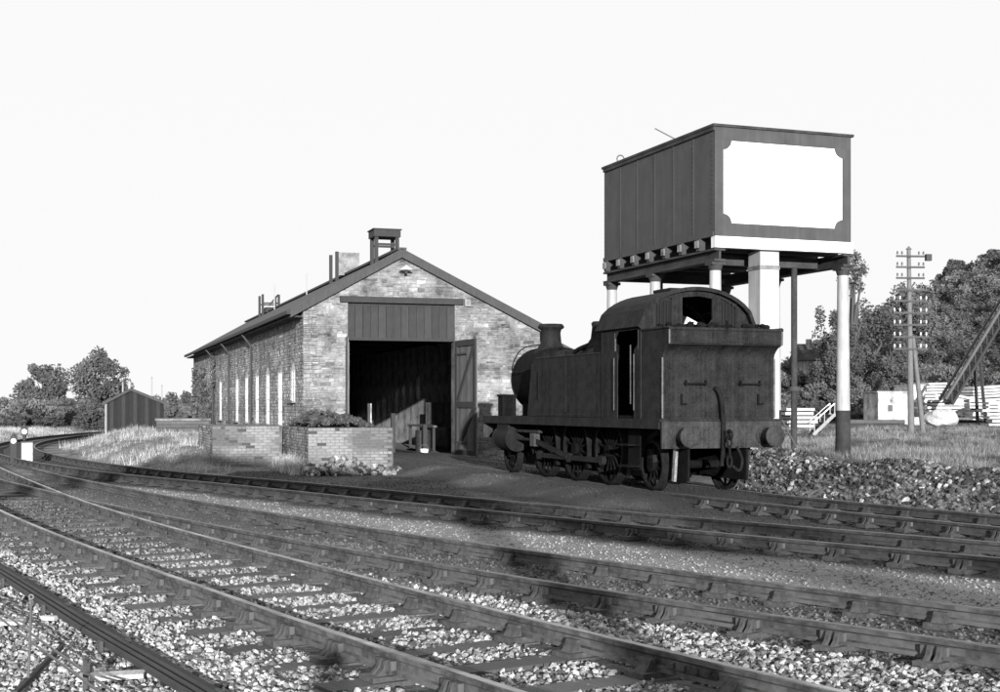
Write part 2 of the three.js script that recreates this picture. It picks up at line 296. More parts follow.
  scatter('cinders', 'fine cinders and grit strewn over the yard ground', 'cinders', C, stoneGeo(70), stoneMat);
}

// ---------------------------------------------------------------- coursed stone facing: blocks with bevelled faces, tone by block
function stonework(rows, o) {
  // rows: list of {v0, v1, spans: [[u0, u1], ...]}; o: {map(u, v, w) -> [x, y, z], len: [a, b], tone, seed, joint}
  const r = rng(o.seed), pos = [], col = [], nrm = (a, b, c) => [a, b, c];
  for (const row of rows) for (const [s0, s1] of row.spans) {
    let u = s0;
    while (u < s1 - 0.02) {
      let L = rr(o.len[0], o.len[1], r); if (s1 - u - L < o.len[0] * 0.7) L = s1 - u;
      const j = o.joint || 0.008, u0 = u + j, u1 = Math.min(u + L, s1) - j, v0 = row.v0 + j, v1 = row.v1 - j; u += L;
      if (u1 - u0 < 0.02) continue;
      const cuts = o.split && r() < o.split ? [[v0, (v0 + v1) / 2 - j / 2], [(v0 + v1) / 2 + j / 2, v1]] : [[v0, v1]];
      for (const [w0, w1] of cuts) block(u0, u1, w0, w1);
    }
  }
  function block(u0, u1, v0, v1) {
      const w = rr(0.012, 0.045, r) * (o.proud || 1), e = Math.min(0.02, (v1 - v0) * 0.22), k = rr(-0.012, 0.012, r), k2 = rr(-0.012, 0.012, r);
      const b = [[u0, v0, 0], [u1, v0, 0], [u1, v1, 0], [u0, v1, 0]], f = [[u0 + e, v0 + e, w + k], [u1 - e, v0 + e, w - k], [u1 - e, v1 - e, w + k2], [u0 + e, v1 - e, w - k2]];
      const B = b.map((q) => o.map(...q)), Fr = f.map((q) => o.map(...q));
      const quad = (a, b2, c, d) => pos.push(...a, ...b2, ...c, ...a, ...c, ...d);
      const flip = o.flip; const qd = flip ? (a, b2, c, d) => quad(d, c, b2, a) : quad;
      qd(...Fr); for (let i = 0; i < 4; i++) qd(B[i], B[(i + 1) % 4], Fr[(i + 1) % 4], Fr[i]);
      const t = o.tone((u0 + u1) / 2, (v0 + v1) / 2, r); for (let i = 0; i < 30; i++) col.push(t, t, t);
  }
  const g = new THREE.BufferGeometry(); g.setAttribute('position', new THREE.Float32BufferAttribute(pos, 3)); g.computeVertexNormals(); boxUV(g); g.setAttribute('color', new THREE.Float32BufferAttribute(col, 3)); return g;
}
const stoneFace = new THREE.MeshStandardMaterial({ vertexColors: true, map: dirt, bumpMap: gritBump, bumpScale: 0.012, roughness: 1 });
function courses(v0, v1, h, seed, spanAt) { const r = rng(seed), out = []; let v = v0; while (v < v1 - 0.03) { let H = rr(h[0], h[1], r); if (v1 - v - H < h[0] * 0.6) H = v1 - v; out.push({ v0: v, v1: v + H, spans: spanAt(v, v + H) }); v += H; } return out; }
const cut = (spans, a, b) => spans.flatMap(([p, q]) => b <= p || a >= q ? [[p, q]] : [[p, a], [b, q]].filter(([m, n]) => n - m > 0.04));

// ---------------------------------------------------------------- engine shed (local x along the front, -z along the side, y up from the ground)
const mortar = mat(0.29, { map: dirt }), roofDark = mat(0.06, { map: streak, bumpMap: grain, bumpScale: 0.01 }), timber = mat(0.034, { map: grain, bumpMap: grain, bumpScale: 0.006 }), timberGrey = mat(0.11, { map: grain, bumpMap: grain, bumpScale: 0.006 });
const whitewash = mat(0.8, { map: dirt, roughness: 0.7 }), whitePaint = mat(0.8, { roughness: 0.6, map: tex(256, (u, v) => 0.88 + 0.14 * pf(u, v, 6, 5, 44), 0.3) });
const shedStone = (q, big, r) => (0.28 + 0.1 * q + 0.34 * (big - 0.5)) * (q > 0.93 ? 1.3 : 1) * (r() < 0.1 ? 0.55 : 1);
const shedYaw = 17.65 * Math.PI / 180;
const shed = thing('engine_shed', 'long stone engine shed with pitched roof and open doorway', 'engine shed', [-6.41, -0.2, -44], shedYaw);
{
  const W = 8.17, AP = 3.26, EL = 5.0, AH = 6.82, ER = 4.42, L = 41, TH = 0.45, D0 = 1.47, D1 = 5.13, DH = 5.2;
  const topAt = (x) => x < AP ? mix(EL, AH, x / AP) : mix(AH, ER, (x - AP) / (W - AP));
  const hole = (sh, pts) => { sh.holes.push(new THREE.Path(pts.map(([a, b]) => new THREE.Vector2(a, b)))); };
  // front gable with its doorway
  const fs = new THREE.Shape([[0, 0], [D0, 0], [D0, DH], [D1, DH], [D1, 0], [W, 0], [W, ER], [AP, AH], [0, EL]].map(([a, b]) => new THREE.Vector2(a, b)));
  const fg = new THREE.ExtrudeGeometry(fs, { depth: TH, bevelEnabled: false }); fg.translate(0, 0, -TH);
  const front = mesh('front_wall', merge([fg]), mortar, shed);
  const rows = courses(0, AH, [0.07, 0.15], 31, (a, b) => {
    const m = b; let x0 = 0, x1 = W; if (m > EL) x0 = (m - EL) / (AH - EL) * AP; if (m > ER) x1 = W - (m - ER) / (AH - ER) * (W - AP);
    let s = x1 - x0 > 0.1 ? [[x0, x1]] : []; if (a < DH + 0.03) s = cut(s, D0 - 0.02, D1 + 0.02); return s;
  });
  const fsw = mesh('stone_blocks', stonework(rows, { seed: 32, split: 0.5, proud: 0.55, joint: 0.006, len: [0.09, 0.36], map: (u, v, w) => [u, v, w], tone: (u, v, r) => { const q = r(); const big = fbm(u * 0.9, v * 1.3 + 4, 3); return shedStone(q, big, r); } }), stoneFace, front);
  fsw.userData.kind = 'stuff';
  // side wall with tall arched windows
  const wu = [2.1, 5.1, 8.3, 11.4, 14.8, 18.3, 21.6, 25.4], WW = 0.52, wb = wu.map((_, i) => i === 0 ? 1.95 : 1.1), WT = 2.95, WA = 3.3;
  const sideShape = new THREE.Shape([[0, 0], [L, 0], [L, EL], [0, EL]].map(([a, b]) => new THREE.Vector2(a, b)));
  wu.forEach((u, i) => hole(sideShape, [[u - WW, wb[i]], [u + WW, wb[i]], [u + WW, WT], [u + WW * 0.7, WT + 0.25], [u, WA], [u - WW * 0.7, WT + 0.25], [u - WW, WT]]));
  const sg = new THREE.ExtrudeGeometry(sideShape, { depth: TH, bevelEnabled: false }); sg.rotateY(Math.PI / 2); // u -> -z, depth -> +x
  const side = mesh('side_wall', merge([sg]), mortar, shed);
  const srow = courses(0, EL, [0.08, 0.15], 35, (a, b) => { let s = [[0.02, L]]; wu.forEach((u, i) => { if (b > wb[i] && a < WA) { const half = a > WT ? WW * clamp((WA - a) / (WA - WT) + 0.15) : WW; s = cut(s, u - half, u + half); } }); return s; });
  const ssw = mesh('stone_blocks', stonework(srow, { seed: 36, proud: 0.4, len: [0.15, 0.45], flip: false, map: (u, v, w) => [-w, v, -u], tone: (u, v, r) => shedStone(r(), fbm(u * 0.35, v * 0.8, 3), r) }), stoneFace, side);
  ssw.userData.kind = 'stuff';
  wu.forEach((u, i) => {
    const sh = new THREE.Shape([[u - WW, wb[i]], [u + WW, wb[i]], [u + WW, WT], [u + WW * 0.7, WT + 0.25], [u, WA], [u - WW * 0.7, WT + 0.25], [u - WW, WT]].map(([a, b]) => new THREE.Vector2(a, b)));
    const g = new THREE.ExtrudeGeometry(sh, { depth: 0.02, bevelEnabled: false }); g.rotateY(Math.PI / 2); g.translate(0.02, 0, 0);
    const w = mesh('window', merge([g]), whitewash, shed);
    const bars = []; for (let k = 0; k < 4; k++) { const v = wb[i] + (k + 1) * (WT - wb[i]) / 4; bars.push(bx(0.03, 0.035, 2 * WW, 0.012, v, -u)); } for (const q of [-0.22, 0.22]) bars.push(bx(0.03, WT - wb[i], 0.03, 0.012, (wb[i] + WT) / 2, -u + q));
    mesh('glazing_bars', bars, whitePaint, w);
    mesh('sill', [bx(0.22, 0.08, 2 * WW + 0.16, -0.03, wb[i] - 0.04, -u)], mat(0.3, { map: dirt }), w);
  });
  // back and right walls, floor inside
  mesh('right_wall', [bb(W - TH, W, 0, ER, -L, -TH - 0.002)], mat(0.6, { map: dirt }), shed);
  const bg = new THREE.ExtrudeGeometry(new THREE.Shape([[TH, 0], [W - TH, 0], [W - TH, ER], [AP, AH], [TH, EL]].map(([a, b]) => new THREE.Vector2(a, b))), { depth: TH, bevelEnabled: false }); bg.translate(0, 0, -L);
  mesh('rear_wall', merge([bg]), mortar, shed);
  // lean-to beyond the right-hand wall
  const lh = ER - (ER - 3.55) * 1; const ls = new THREE.ExtrudeGeometry(new THREE.Shape([[W + 0.003, 0], [W + 1.75, 0], [W + 1.75, 3.45], [W + 0.003, ER - 0.06]].map(([a, b]) => new THREE.Vector2(a, b))), { depth: 16, bevelEnabled: false }); ls.translate(0, 0, -17.2);
  mesh('lean_to', merge([ls]), mat(0.2, { map: dirt }), shed);
  // roof slopes, verge boards, gutter
  const slope = (x0, y0, x1, y1, z0, z1, th) => { const g = prism([[x0, y0], [x1, y1], [x1, y1 + th], [x0, y0 + th]], z1 - z0); g.translate(0, 0, z0); return g; };
  const sl = (EL - AH) / -AP, sr = (AH - ER) / (W - AP);
  const roofL = mesh('roof', [slope(-0.42, EL - 0.42 * sl, AP, AH, -L - 0.2, 0.16, 0.14), slope(AP, AH, W + 0.3, ER - 0.3 * sr, -L - 0.2, 0.16, 0.14)], roofDark, shed);
  mesh('lean_to_roof', [slope(W + 0.31, ER - 0.31 * sr + 0.02, W + 2.0, ER - 2.0 * sr + 0.06, -17.3, -1.0, 0.1)], roofDark, shed);
  mesh('verge_board', [slope(-0.44, EL - 0.44 * sl - 0.12, AP, AH - 0.12, 0.165, 0.2, 0.3)], mat(0.055, { map: grain }), roofL);
  mesh('verge_board', [slope(AP, AH - 0.12, W + 0.3, ER - 0.3 * sr - 0.12, 0.165, 0.2, 0.3)], mat(0.055, { map: grain }), roofL);
  mesh('ridge_capping', [bx(0.3, 0.08, L + 0.4, AP, AH + 0.17, -L / 2, 0, 0, 0)], roofDark, roofL);
  mesh('gutter', [bb(-0.56, -0.43, EL - 0.42 * sl - 0.02, EL - 0.42 * sl + 0.1, -L - 0.2, 0.1), bb(-0.42, -0.03, EL - 0.34, EL - 0.29, -L, 0.0)], mat(0.05, { map: dirt }), roofL);
  for (const u of [12.4, 20.6, 28]) mesh('downpipe', [rod(V(-0.13, 0.05, -u), V(-0.13, EL - 0.75, -u), 0.045), rod(V(-0.13, EL - 0.75, -u), V(-0.49, EL - 0.3, -u), 0.04)], mat(0.05, { map: streak }), side);
  // smoke ventilators on the ridge
  const vent = (u, kind) => {
    const y = AH + 0.1, h = 0.95, w = kind === 0 ? 0.86 : 1.0, dz1 = kind === 0 ? -0.7 : -1.3, l = [];
    for (const sx of [-1, 1]) for (const dz of [0, dz1]) l.push(bx(0.12, h + 0.3, 0.12, AP + sx * w / 2 - sx * 0.06, y + h / 2 - 0.15, -u + dz));
    l.push(bx(w, 0.07, 0.06, AP, y + h * 0.5, -u), bx(w, 0.07, 0.06, AP, y + h * 0.5, -u + dz1));
    if (kind === 2) { l.push(beam(V(AP - w * 0.1, y + h * 0.35, -u + 0.02), V(AP + w / 2 - 0.1, y + h, -u + 0.02), 0.08, 0.08), bx(0.5, 0.28, 1.2, AP, y + 0.12, -u - 0.7)); }
    const o = new THREE.Group(); o.name = 'ridge_ventilator'; shed.add(o);
    l.forEach((g, i) => { if (kind === 1 && (i === 2 || i === 3 || i > 3)) return; mesh(i < 4 ? 'post' : 'rail', [g], timber, o); });
    if (kind === 0) mesh('ventilator_cover', [bx(w + 0.08, 0.24, 0.95, AP, y + h - 0.1, -u - 0.35), bx(w + 0.16, 0.035, 1.0, AP, y + h + 0.04, -u - 0.35)], timber, o);
    if (kind === 1) mesh('ventilator_side', [bx(w - 0.14, h - 0.05, 0.03, AP + 0.03, y + h / 2, -u + 0.01), bx(0.03, h - 0.05, 1.1, AP + w / 2 - 0.03, y + h / 2, -u - 0.65)], mat(0.3, { map: dirt }), o);
    return o;
  };
  vent(2.1, 0); vent(9, 1); vent(30.6, 2);
  for (const [u, h] of [[17.6, 1.0], [27.8, 1.35]]) mesh('roof_pole', [rod(V(AP - 0.2, AH - 0.1, -u), V(AP - 0.2, AH + h, -u), 0.03)], mat(0.3), roofL);
  mesh('roof_vent', [bx(0.75, 0.5, 1.0, 7.1, 5.28, -6.5), bx(0.95, 0.08, 1.2, 7.1, 5.56, -6.5)], timber, roofL);
  // door head: heavy beam, planked screen
  mesh('lintel', [bx(4.2, 0.2, 0.12, (D0 + D1) / 2, DH + 0.08, 0.07)], timber, shed);
  mesh('lintel_end', [bx(0.2, 0.24, 0.1, D1 + 0.42, DH + 0.05, 0.08)], mat(0.35, { map: dirt }), shed);
  const scr = mesh('door_screen', [bx(D1 - D0, 0.1, 0.08, (D0 + D1) / 2, 3.99, -0.12), bx(D1 - D0, 0.08, 0.06, (D0 + D1) / 2, DH - 0.06, -0.12)], timber, shed);
  for (let k = 0; k < 14; k++) { const w = (D1 - D0) / 14; mesh('plank', [bx(w - 0.012, 1.16, 0.03, D0 + (k + 0.5) * w, 4.62, -0.12 + (k % 3) * 0.006)], [timber, mat(0.04, { map: grain }), mat(0.03, { map: grain })][(k * 7) % 3], scr); }
  // door leaves: framed, ledged and braced
  const leaf = (name, hx, ang, w) => {
    const g = new THREE.Group(); g.name = name; g.position.set(hx, 0.06, 0.06); g.rotation.y = ang; shed.add(g);
    const H = 3.9, n = 9, pw = w / n; for (let k = 0; k < n; k++) mesh('plank', [bx(pw - 0.01, H - 0.05 - (k * 37 % 5) * 0.012, 0.03, (k + 0.5) * pw, H / 2, -0.03)], [timberGrey, mat(0.14, { map: grain }), mat(0.09, { map: grain })][(k * 5) % 3], g);
    mesh('door_frame', [bx(0.16, H, 0.05, 0.08, H / 2, 0.012), bx(0.16, H, 0.05, w - 0.08, H / 2, 0.012), bx(w - 0.32, 0.2, 0.05, w / 2, H - 0.1, 0.012), bx(w - 0.32, 0.2, 0.05, w / 2, 1.75, 0.012), bx(w - 0.32, 0.2, 0.05, w / 2, 0.14, 0.012), beam(V(0.2, 1.9, 0.012), V(w - 0.2, H - 0.25, 0.012), 0.045, 0.14), beam(V(0.2, 0.28, 0.012), V(w - 0.2, 1.6, 0.012), 0.045, 0.14)], timber, g);
    mesh('hinge_strap', [bx(w * 0.6, 0.06, 0.015, w * 0.3, H - 0.45, 0.045), bx(w * 0.6, 0.06, 0.015, w * 0.3, 0.5, 0.045)], mat(0.04), g);
    return g;
  };
  leaf('door_leaf', D1 + 0.02, -(67 + 17.65) * Math.PI / 180, 1.83);
  leaf('door_leaf', D0 - 0.02, -101.6 * Math.PI / 180, 1.83);
  mesh('door_post', [bx(0.1, 3.85, 0.1, D0 + 0.03, 1.95, -0.2)], mat(0.3, { map: dirt }), shed);
  // enamel lamp high in the gable
  const lamp = mesh('gable_lamp', [rod(V(AP + 0.1, 6.35, 0.04), V(AP + 0.1, 6.38, 0.34), 0.02), new THREE.CylinderGeometry(0.05, 0.24, 0.13, 18).translate(AP + 0.1, 6.33, 0.36)], mat(0.8, { roughness: 0.4 }), shed);
  mesh('bulb_holder', [new THREE.CylinderGeometry(0.05, 0.05, 0.14, 10).translate(AP + 0.1, 6.22, 0.36)], mat(0.04), lamp);
  // interior roof trusses
  for (let u = 6; u < L; u += 6) mesh('roof_truss', [bx(W - 2 * TH, 0.2, 0.15, W / 2, 4.45, -u), beam(V(TH, EL - 0.1, -u), V(AP, AH - 0.12, -u), 0.12, 0.15), beam(V(AP, AH - 0.12, -u), V(W - TH, ER - 0.1, -u), 0.12, 0.15)], timber, shed);
}
// things standing inside the doorway
const sp = (x, y, z) => new THREE.Vector3(x, y, z).applyAxisAngle(V(0, 1, 0), shedYaw).add(shed.position);
{
  const at = (name, label, cat, x, z, t = 0) => { const p = sp(x, 0, z); return thing(name, label, cat, [p.x, p.y + 0.01, p.z], shedYaw + t); };
  const b = at('workbench', 'dark timber workbench inside the shed along its wall', 'workbench', 6.6, -9);
  mesh('bench_top', [bx(0.8, 0.08, 4.2, 0, 0.95, 0)], timberGrey, b); for (const [x, z] of [[-0.33, -1.9], [0.33, -1.9], [-0.33, 1.9], [0.33, 1.9]]) mesh('leg', [bx(0.1, 0.92, 0.1, x, 0.46, z)], timber, b);
  mesh('back_board', [bx(0.04, 0.9, 4.0, 0.38, 1.45, 0)], mat(0.3, { map: dirt }), b);
  const pl = at('bucket', 'small pale enamel bucket just inside the shed doorway', 'bucket', 4.35, -1.1);
  mesh('pail', [new THREE.CylinderGeometry(0.15, 0.11, 0.28, 16, 1, true).translate(0, 0.14, 0), new THREE.CylinderGeometry(0.11, 0.11, 0.01, 16).translate(0, 0.005, 0)], mat(0.7, { roughness: 0.5, side: THREE.DoubleSide }), pl);
  mesh('handle', [new THREE.TorusGeometry(0.15, 0.008, 5, 16, Math.PI).translate(0, 0.28, 0)], mat(0.1), pl);
  for (const [x, z, h, l] of [[3.55, -2.4, 1.5, 'upright timber post just inside the doorway beside the bucket'], [4.75, -2.6, 1.1, 'shorter timber post in the doorway close to the open door']]) { const p = at('timber_post', l, 'post', x, z); mesh('post', [bx(0.14, h, 0.14, 0, h / 2, 0)], timber, p); mesh('foot_plate', [bx(0.4, 0.06, 0.4, 0, 0.03, 0)], timber, p); }
  const dr = at('oil_drum', 'dark oil drum standing in the shed doorway', 'drum', 4.9, -3.4); mesh('drum_body', [new THREE.LatheGeometry([[0, 0], [0.28, 0], [0.29, 0.02], [0.28, 0.05], [0.28, 0.28], [0.295, 0.3], [0.28, 0.32], [0.28, 0.58], [0.295, 0.6], [0.28, 0.62], [0.28, 0.86], [0.29, 0.88], [0.27, 0.88], [0.26, 0.86], [0, 0.86]].map(([a, c]) => new THREE.Vector2(a, c)), 20)], mat(0.04, { roughness: 0.6, map: dirt }), dr); mesh('bung', [new THREE.CylinderGeometry(0.03, 0.03, 0.03, 8).translate(0.15, 0.87, 0)], mat(0.15), dr);
  const bd = at('notice_board', 'pale board leaning inside the shed behind the post', 'board', 3.6, -6.5); mesh('board', [bx(0.05, 1.3, 0.5, 0, 1.2, 0)], mat(0.6, { map: dirt }), bd); mesh('prop', [bx(0.08, 1.2, 0.08, 0.1, 0.6, 0)], timber, bd);
}

// ---------------------------------------------------------------- brick walls in front of the shed
const brickMats = [0.14, 0.2, 0.27, 0.34, 0.08].map((v) => mat(v, { map: dirt, bumpMap: gritBump, bumpScale: 0.006 }));
const brickGeos = [0.222, 0.105].map((w) => { const g = new THREE.BoxGeometry(w, 0.066, 0.08); return boxUV(g); });
function brickBox(name, label, x, d, yaw, w, h, depth, seed, o = {}) {
  const y = -0.22, t = thing(name, label, 'brick wall', [x, y, -d], yaw), r = rng(seed);
  mesh('core', [bb(0.012, w - 0.012, 0, h - 0.01, -depth, -0.012)], mat(0.17, { map: dirt }), t);
  const row = 0.0765, n = Math.floor(h / row), pick = (i, k) => brickMats[r() < 0.07 ? 4 : Math.floor(clamp(fbm(i * 0.4 + seed, k * 0.3, 2) * 1.5 - 0.25) * 3.99)];
  for (let k = 0; k < n; k++) { const head = o.course && k % 4 === 3 || k === n - 1, bw = head ? 0.116 : 0.233; let u = (k % 2) * bw / 2 - (k % 2 ? 0 : 0); if (k % 2) { const c = mesh('brick', brickGeos[1], pick(0, k), t); c.position.set(0.056, (k + 0.5) * row, -0.04 + rr(-0.004, 0.006, r)); u = head ? 0.116 : 0.1165; }
    for (; u + bw <= w + 0.005; u += bw) { if (h > 1 && k === n - 1 && r() < 0.12) continue; const c = mesh('brick', head ? brickGeos[1] : brickGeos[0], pick(u * 4, k), t); c.position.set(u + bw / 2, (k + 0.5) * row, -0.04 + rr(-0.006, 0.008, r)); c.rotation.y = rr(-0.015, 0.015, r); } }
  // the left flank, finer: brick courses joined
  const rows = courses(0, n * row, [0.0764, 0.0766], seed + 1, () => [[0.0, depth]]);
  const fl = mesh('flank_bricks', stonework(rows, { seed: seed + 2, len: [0.22, 0.235], proud: 0.3, joint: 0.005, map: (u, v, q) => [-q - 0.001 + 0.012, v, -0.09 - u], tone: (u, v, rn) => 0.13 + 0.19 * rn() }), stoneFace, t); fl.userData.kind = 'stuff';
  return t;
}
brickBox('brick_wall', 'square brick wall with rubble heaped at its foot before the shed', -4.93, 34.7, shedYaw, 2.25, 1.24, 4.4, 81, { course: true });
brickBox('brick_wall', 'shorter pale brick wall below the shed windows', -7.97, 37.4, shedYaw, 1.95, 1.24, 4.2, 83, { course: true });
{
  const r = rng(90), coal = [], rub = [];
  const loc = (x, z) => { const c = Math.cos(shedYaw), s = Math.sin(shedYaw); return [-4.93 + x * c + z * s, 34.7 + x * s - z * c]; };
  for (let i = 0; i < 1100; i++) { const x = rr(0.05, 2.1, r), z = -rr(0.15, 4.1, r), hh = (0.42 * Math.exp(-((x - 0.5) ** 2) / 0.35 - ((z + 1.6) ** 2) / 2.5) + 0.25 * Math.exp(-((x - 1.3) ** 2) / 0.15 - ((z + 1.2) ** 2) / 1)); if (hh < 0.03) continue; const [X, D] = loc(x, z); const s = rr(0.04, 0.11, r); coal.push({ x: X, y: 1.02 + hh * r() ** 0.4, z: -D, rx: r() * 6, ry: r() * 6, rz: r() * 6, s, t: 0.03 * rr(0.5, 1.6, r) }); }
  scatter('coal_heap', 'dark lumps of coal heaped on top of the square brick wall', 'coal', coal, stoneGeo(91), mat(1, { roughness: 0.6 }));
  for (let i = 0; i < 420; i++) { const x = rr(-0.1, 2.35, r), o = Math.abs(r() + r() - 1) * 0.75; const hh = 0.42 * Math.max(0, 1 - o / 0.75) * (0.45 + 0.8 * Math.exp(-((x - 0.85) ** 2) / 0.3)) * r(); const [X, D] = loc(x, 0.1 + o); const s = rr(0.03, 0.1, r); rub.push({ x: X, y: -0.17 + hh, z: -D, rx: r() * 6, ry: r() * 6, rz: r() * 6, v: V(s * 1.3, s, s), t: r() < 0.3 ? 0.06 : 0.42 * rr(0.4, 1.3, r) }); }
  scatter('rubble_heap', 'pale broken stone rubble spilled at the foot of the square brick wall', 'rubble', rub, stoneGeo(92, 0.8), stoneMat);
}
// ---------------------------------------------------------------- hut, low dock, hedge stakes at left
{
  const yaw = 14 * Math.PI / 180, h = thing('wooden_hut', 'small dark boarded lineside hut with pale roof', 'hut', [-19.55, gh(-18.5, 68) - 0.32, -67], yaw), w = 2.8, L = 3.2, e = 1.75, a = 2.4, c = 1.2;
  const g = prism([[0.02, 0], [w - 0.02, 0], [w - 0.02, e], [c, a], [0.02, e]], L); g.translate(0, 0, -L); mesh('hut_body', merge([g]), mat(0.02, { map: grain }), h);
  for (let k = 0; k < 15; k++) { const x = (k + 0.5) * w / 15, top = x < c ? mix(e, a, x / c) : mix(a, e, (x - c) / (w - c)); mesh('board', [bx(w / 15 - 0.02, top - 0.06, 0.03, x, top / 2, 0.012 + (k % 2) * 0.008)], [mat(0.012, { map: grain }), mat(0.028, { map: grain }), mat(0.008, { map: grain })][(k * 7) % 3], h); }
  const dr = mesh('door', [bx(0.03, 1.4, 0.7, -0.015, 0.72, -1.2)], mat(0.04, { map: grain }), h); mesh('door_frame', [bx(0.05, 1.5, 0.08, -0.03, 0.75, -0.8)], mat(0.3), dr);
  mesh('corner_post', [bx(0.1, e, 0.1, 0, e / 2, 0.03)], mat(0.25, { map: grain }), h);
  const s = (x0, y0, x1, y1) => { const q = prism([[x0, y0], [x1, y1], [x1, y1 + 0.06], [x0, y0 + 0.06]], L + 0.3); q.translate(0, 0, -L - 0.15); return q; };
  const rf = mesh('roof', [s(-0.16, e - 0.09, c, a), s(c, a, w + 0.16, e - 0.08)], mat(0.6, { map: streak }), h);
  mesh('bargeboard', [prism([[-0.17, e - 0.16], [c, a - 0.07], [c, a + 0.075], [-0.17, e - 0.02]], 0.03).translate(0, 0, 0.16), prism([[c, a - 0.07], [w + 0.17, e - 0.16], [w + 0.17, e - 0.01], [c, a + 0.075]], 0.03).translate(0, 0, 0.16)], mat(0.06, { map: grain }), rf);
  mesh('stove_pipe', [rod(V(c - 0.1, a - 0.1, -1.2), V(c - 0.1, a + 0.42, -1.2), 0.06)], mat(0.35), rf);
  const dk = thing('loading_dock', 'low dark timber dock with pale coping beside the hut', 'dock', [-15.4, gh(-15, 60) - 0.08, -60.5], yaw);
  mesh('dock_face', [bb(0, 2.35, 0, 0.62, -2.5, 0)], mat(0.05, { map: grain }), dk); mesh('coping', [bb(-0.05, 2.4, 0.623, 0.72, -2.5, 0.06)], mat(0.26, { map: dirt }), dk);
  for (let k = 0; k < 4; k++) mesh('face_timber', [bx(2.3, 0.13, 0.06, 1.18, 0.09 + k * 0.15, 0.035)], sleeperMats[k], dk);
  for (const [px, top, Z, lab] of [[152, 378, 120, 'taller thin far pole above the hedge by the hut'], [162, 386, 120, 'shorter thin far pole above the hedge by the hut'], [123, 384, 80, 'thin pale pole rising behind the hut roof']]) { const p = P3(px, top, Z), o = thing('thin_pole', lab, 'pole', [p.x, gh(p.x, Z), p.z]); const H = p.y - gh(p.x, Z); mesh('mast', [rod(V(0, 0, 0), V(0, H, 0), 0.07, 0.05)], mat(0.25), o); mesh('finial', [new THREE.ConeGeometry(0.08, 0.2, 8).translate(0, H + 0.08, 0)], mat(0.2), o); }
  // low ground signal beside the tracks
  const X = -14.5, D = 41, gs = thing('ground_signal', 'low ground signal with small white lamps and white box beside the tracks', 'ground signal', [X, gh(X, D), -D], 0.3);
  mesh('casing', [bb(-0.02, 0.3, 0, 0.66, -0.12, 0.12)], mat(0.75, { map: dirt }), gs);
  mesh('casing_lid', [bb(-0.04, 0.32, 0.663, 0.7, -0.14, 0.14)], mat(0.05), gs);
  mesh('signal_post', [bb(-0.34, -0.16, 0, 0.62, -0.09, 0.09), rod(V(0.06, 0.73, 0), V(0.06, 1.0, 0), 0.05)], mat(0.03), gs);
  for (const [x, y] of [[0.06, 1.0], [-0.25, 0.72]]) { const l = mesh('signal_lamp', [bb(x - 0.1, x + 0.1, y - 0.11, y + 0.13, -0.14, 0.06), new THREE.CylinderGeometry(0.03, 0.09, 0.1, 8).translate(x, y + 0.17, -0.04)], mat(0.04), gs); mesh('lamp_face', [new THREE.CylinderGeometry(0.075, 0.075, 0.03, 16).rotateX(Math.PI / 2).translate(x, y, 0.08)], mat(0.85, { roughness: 0.5 }), l); }
}

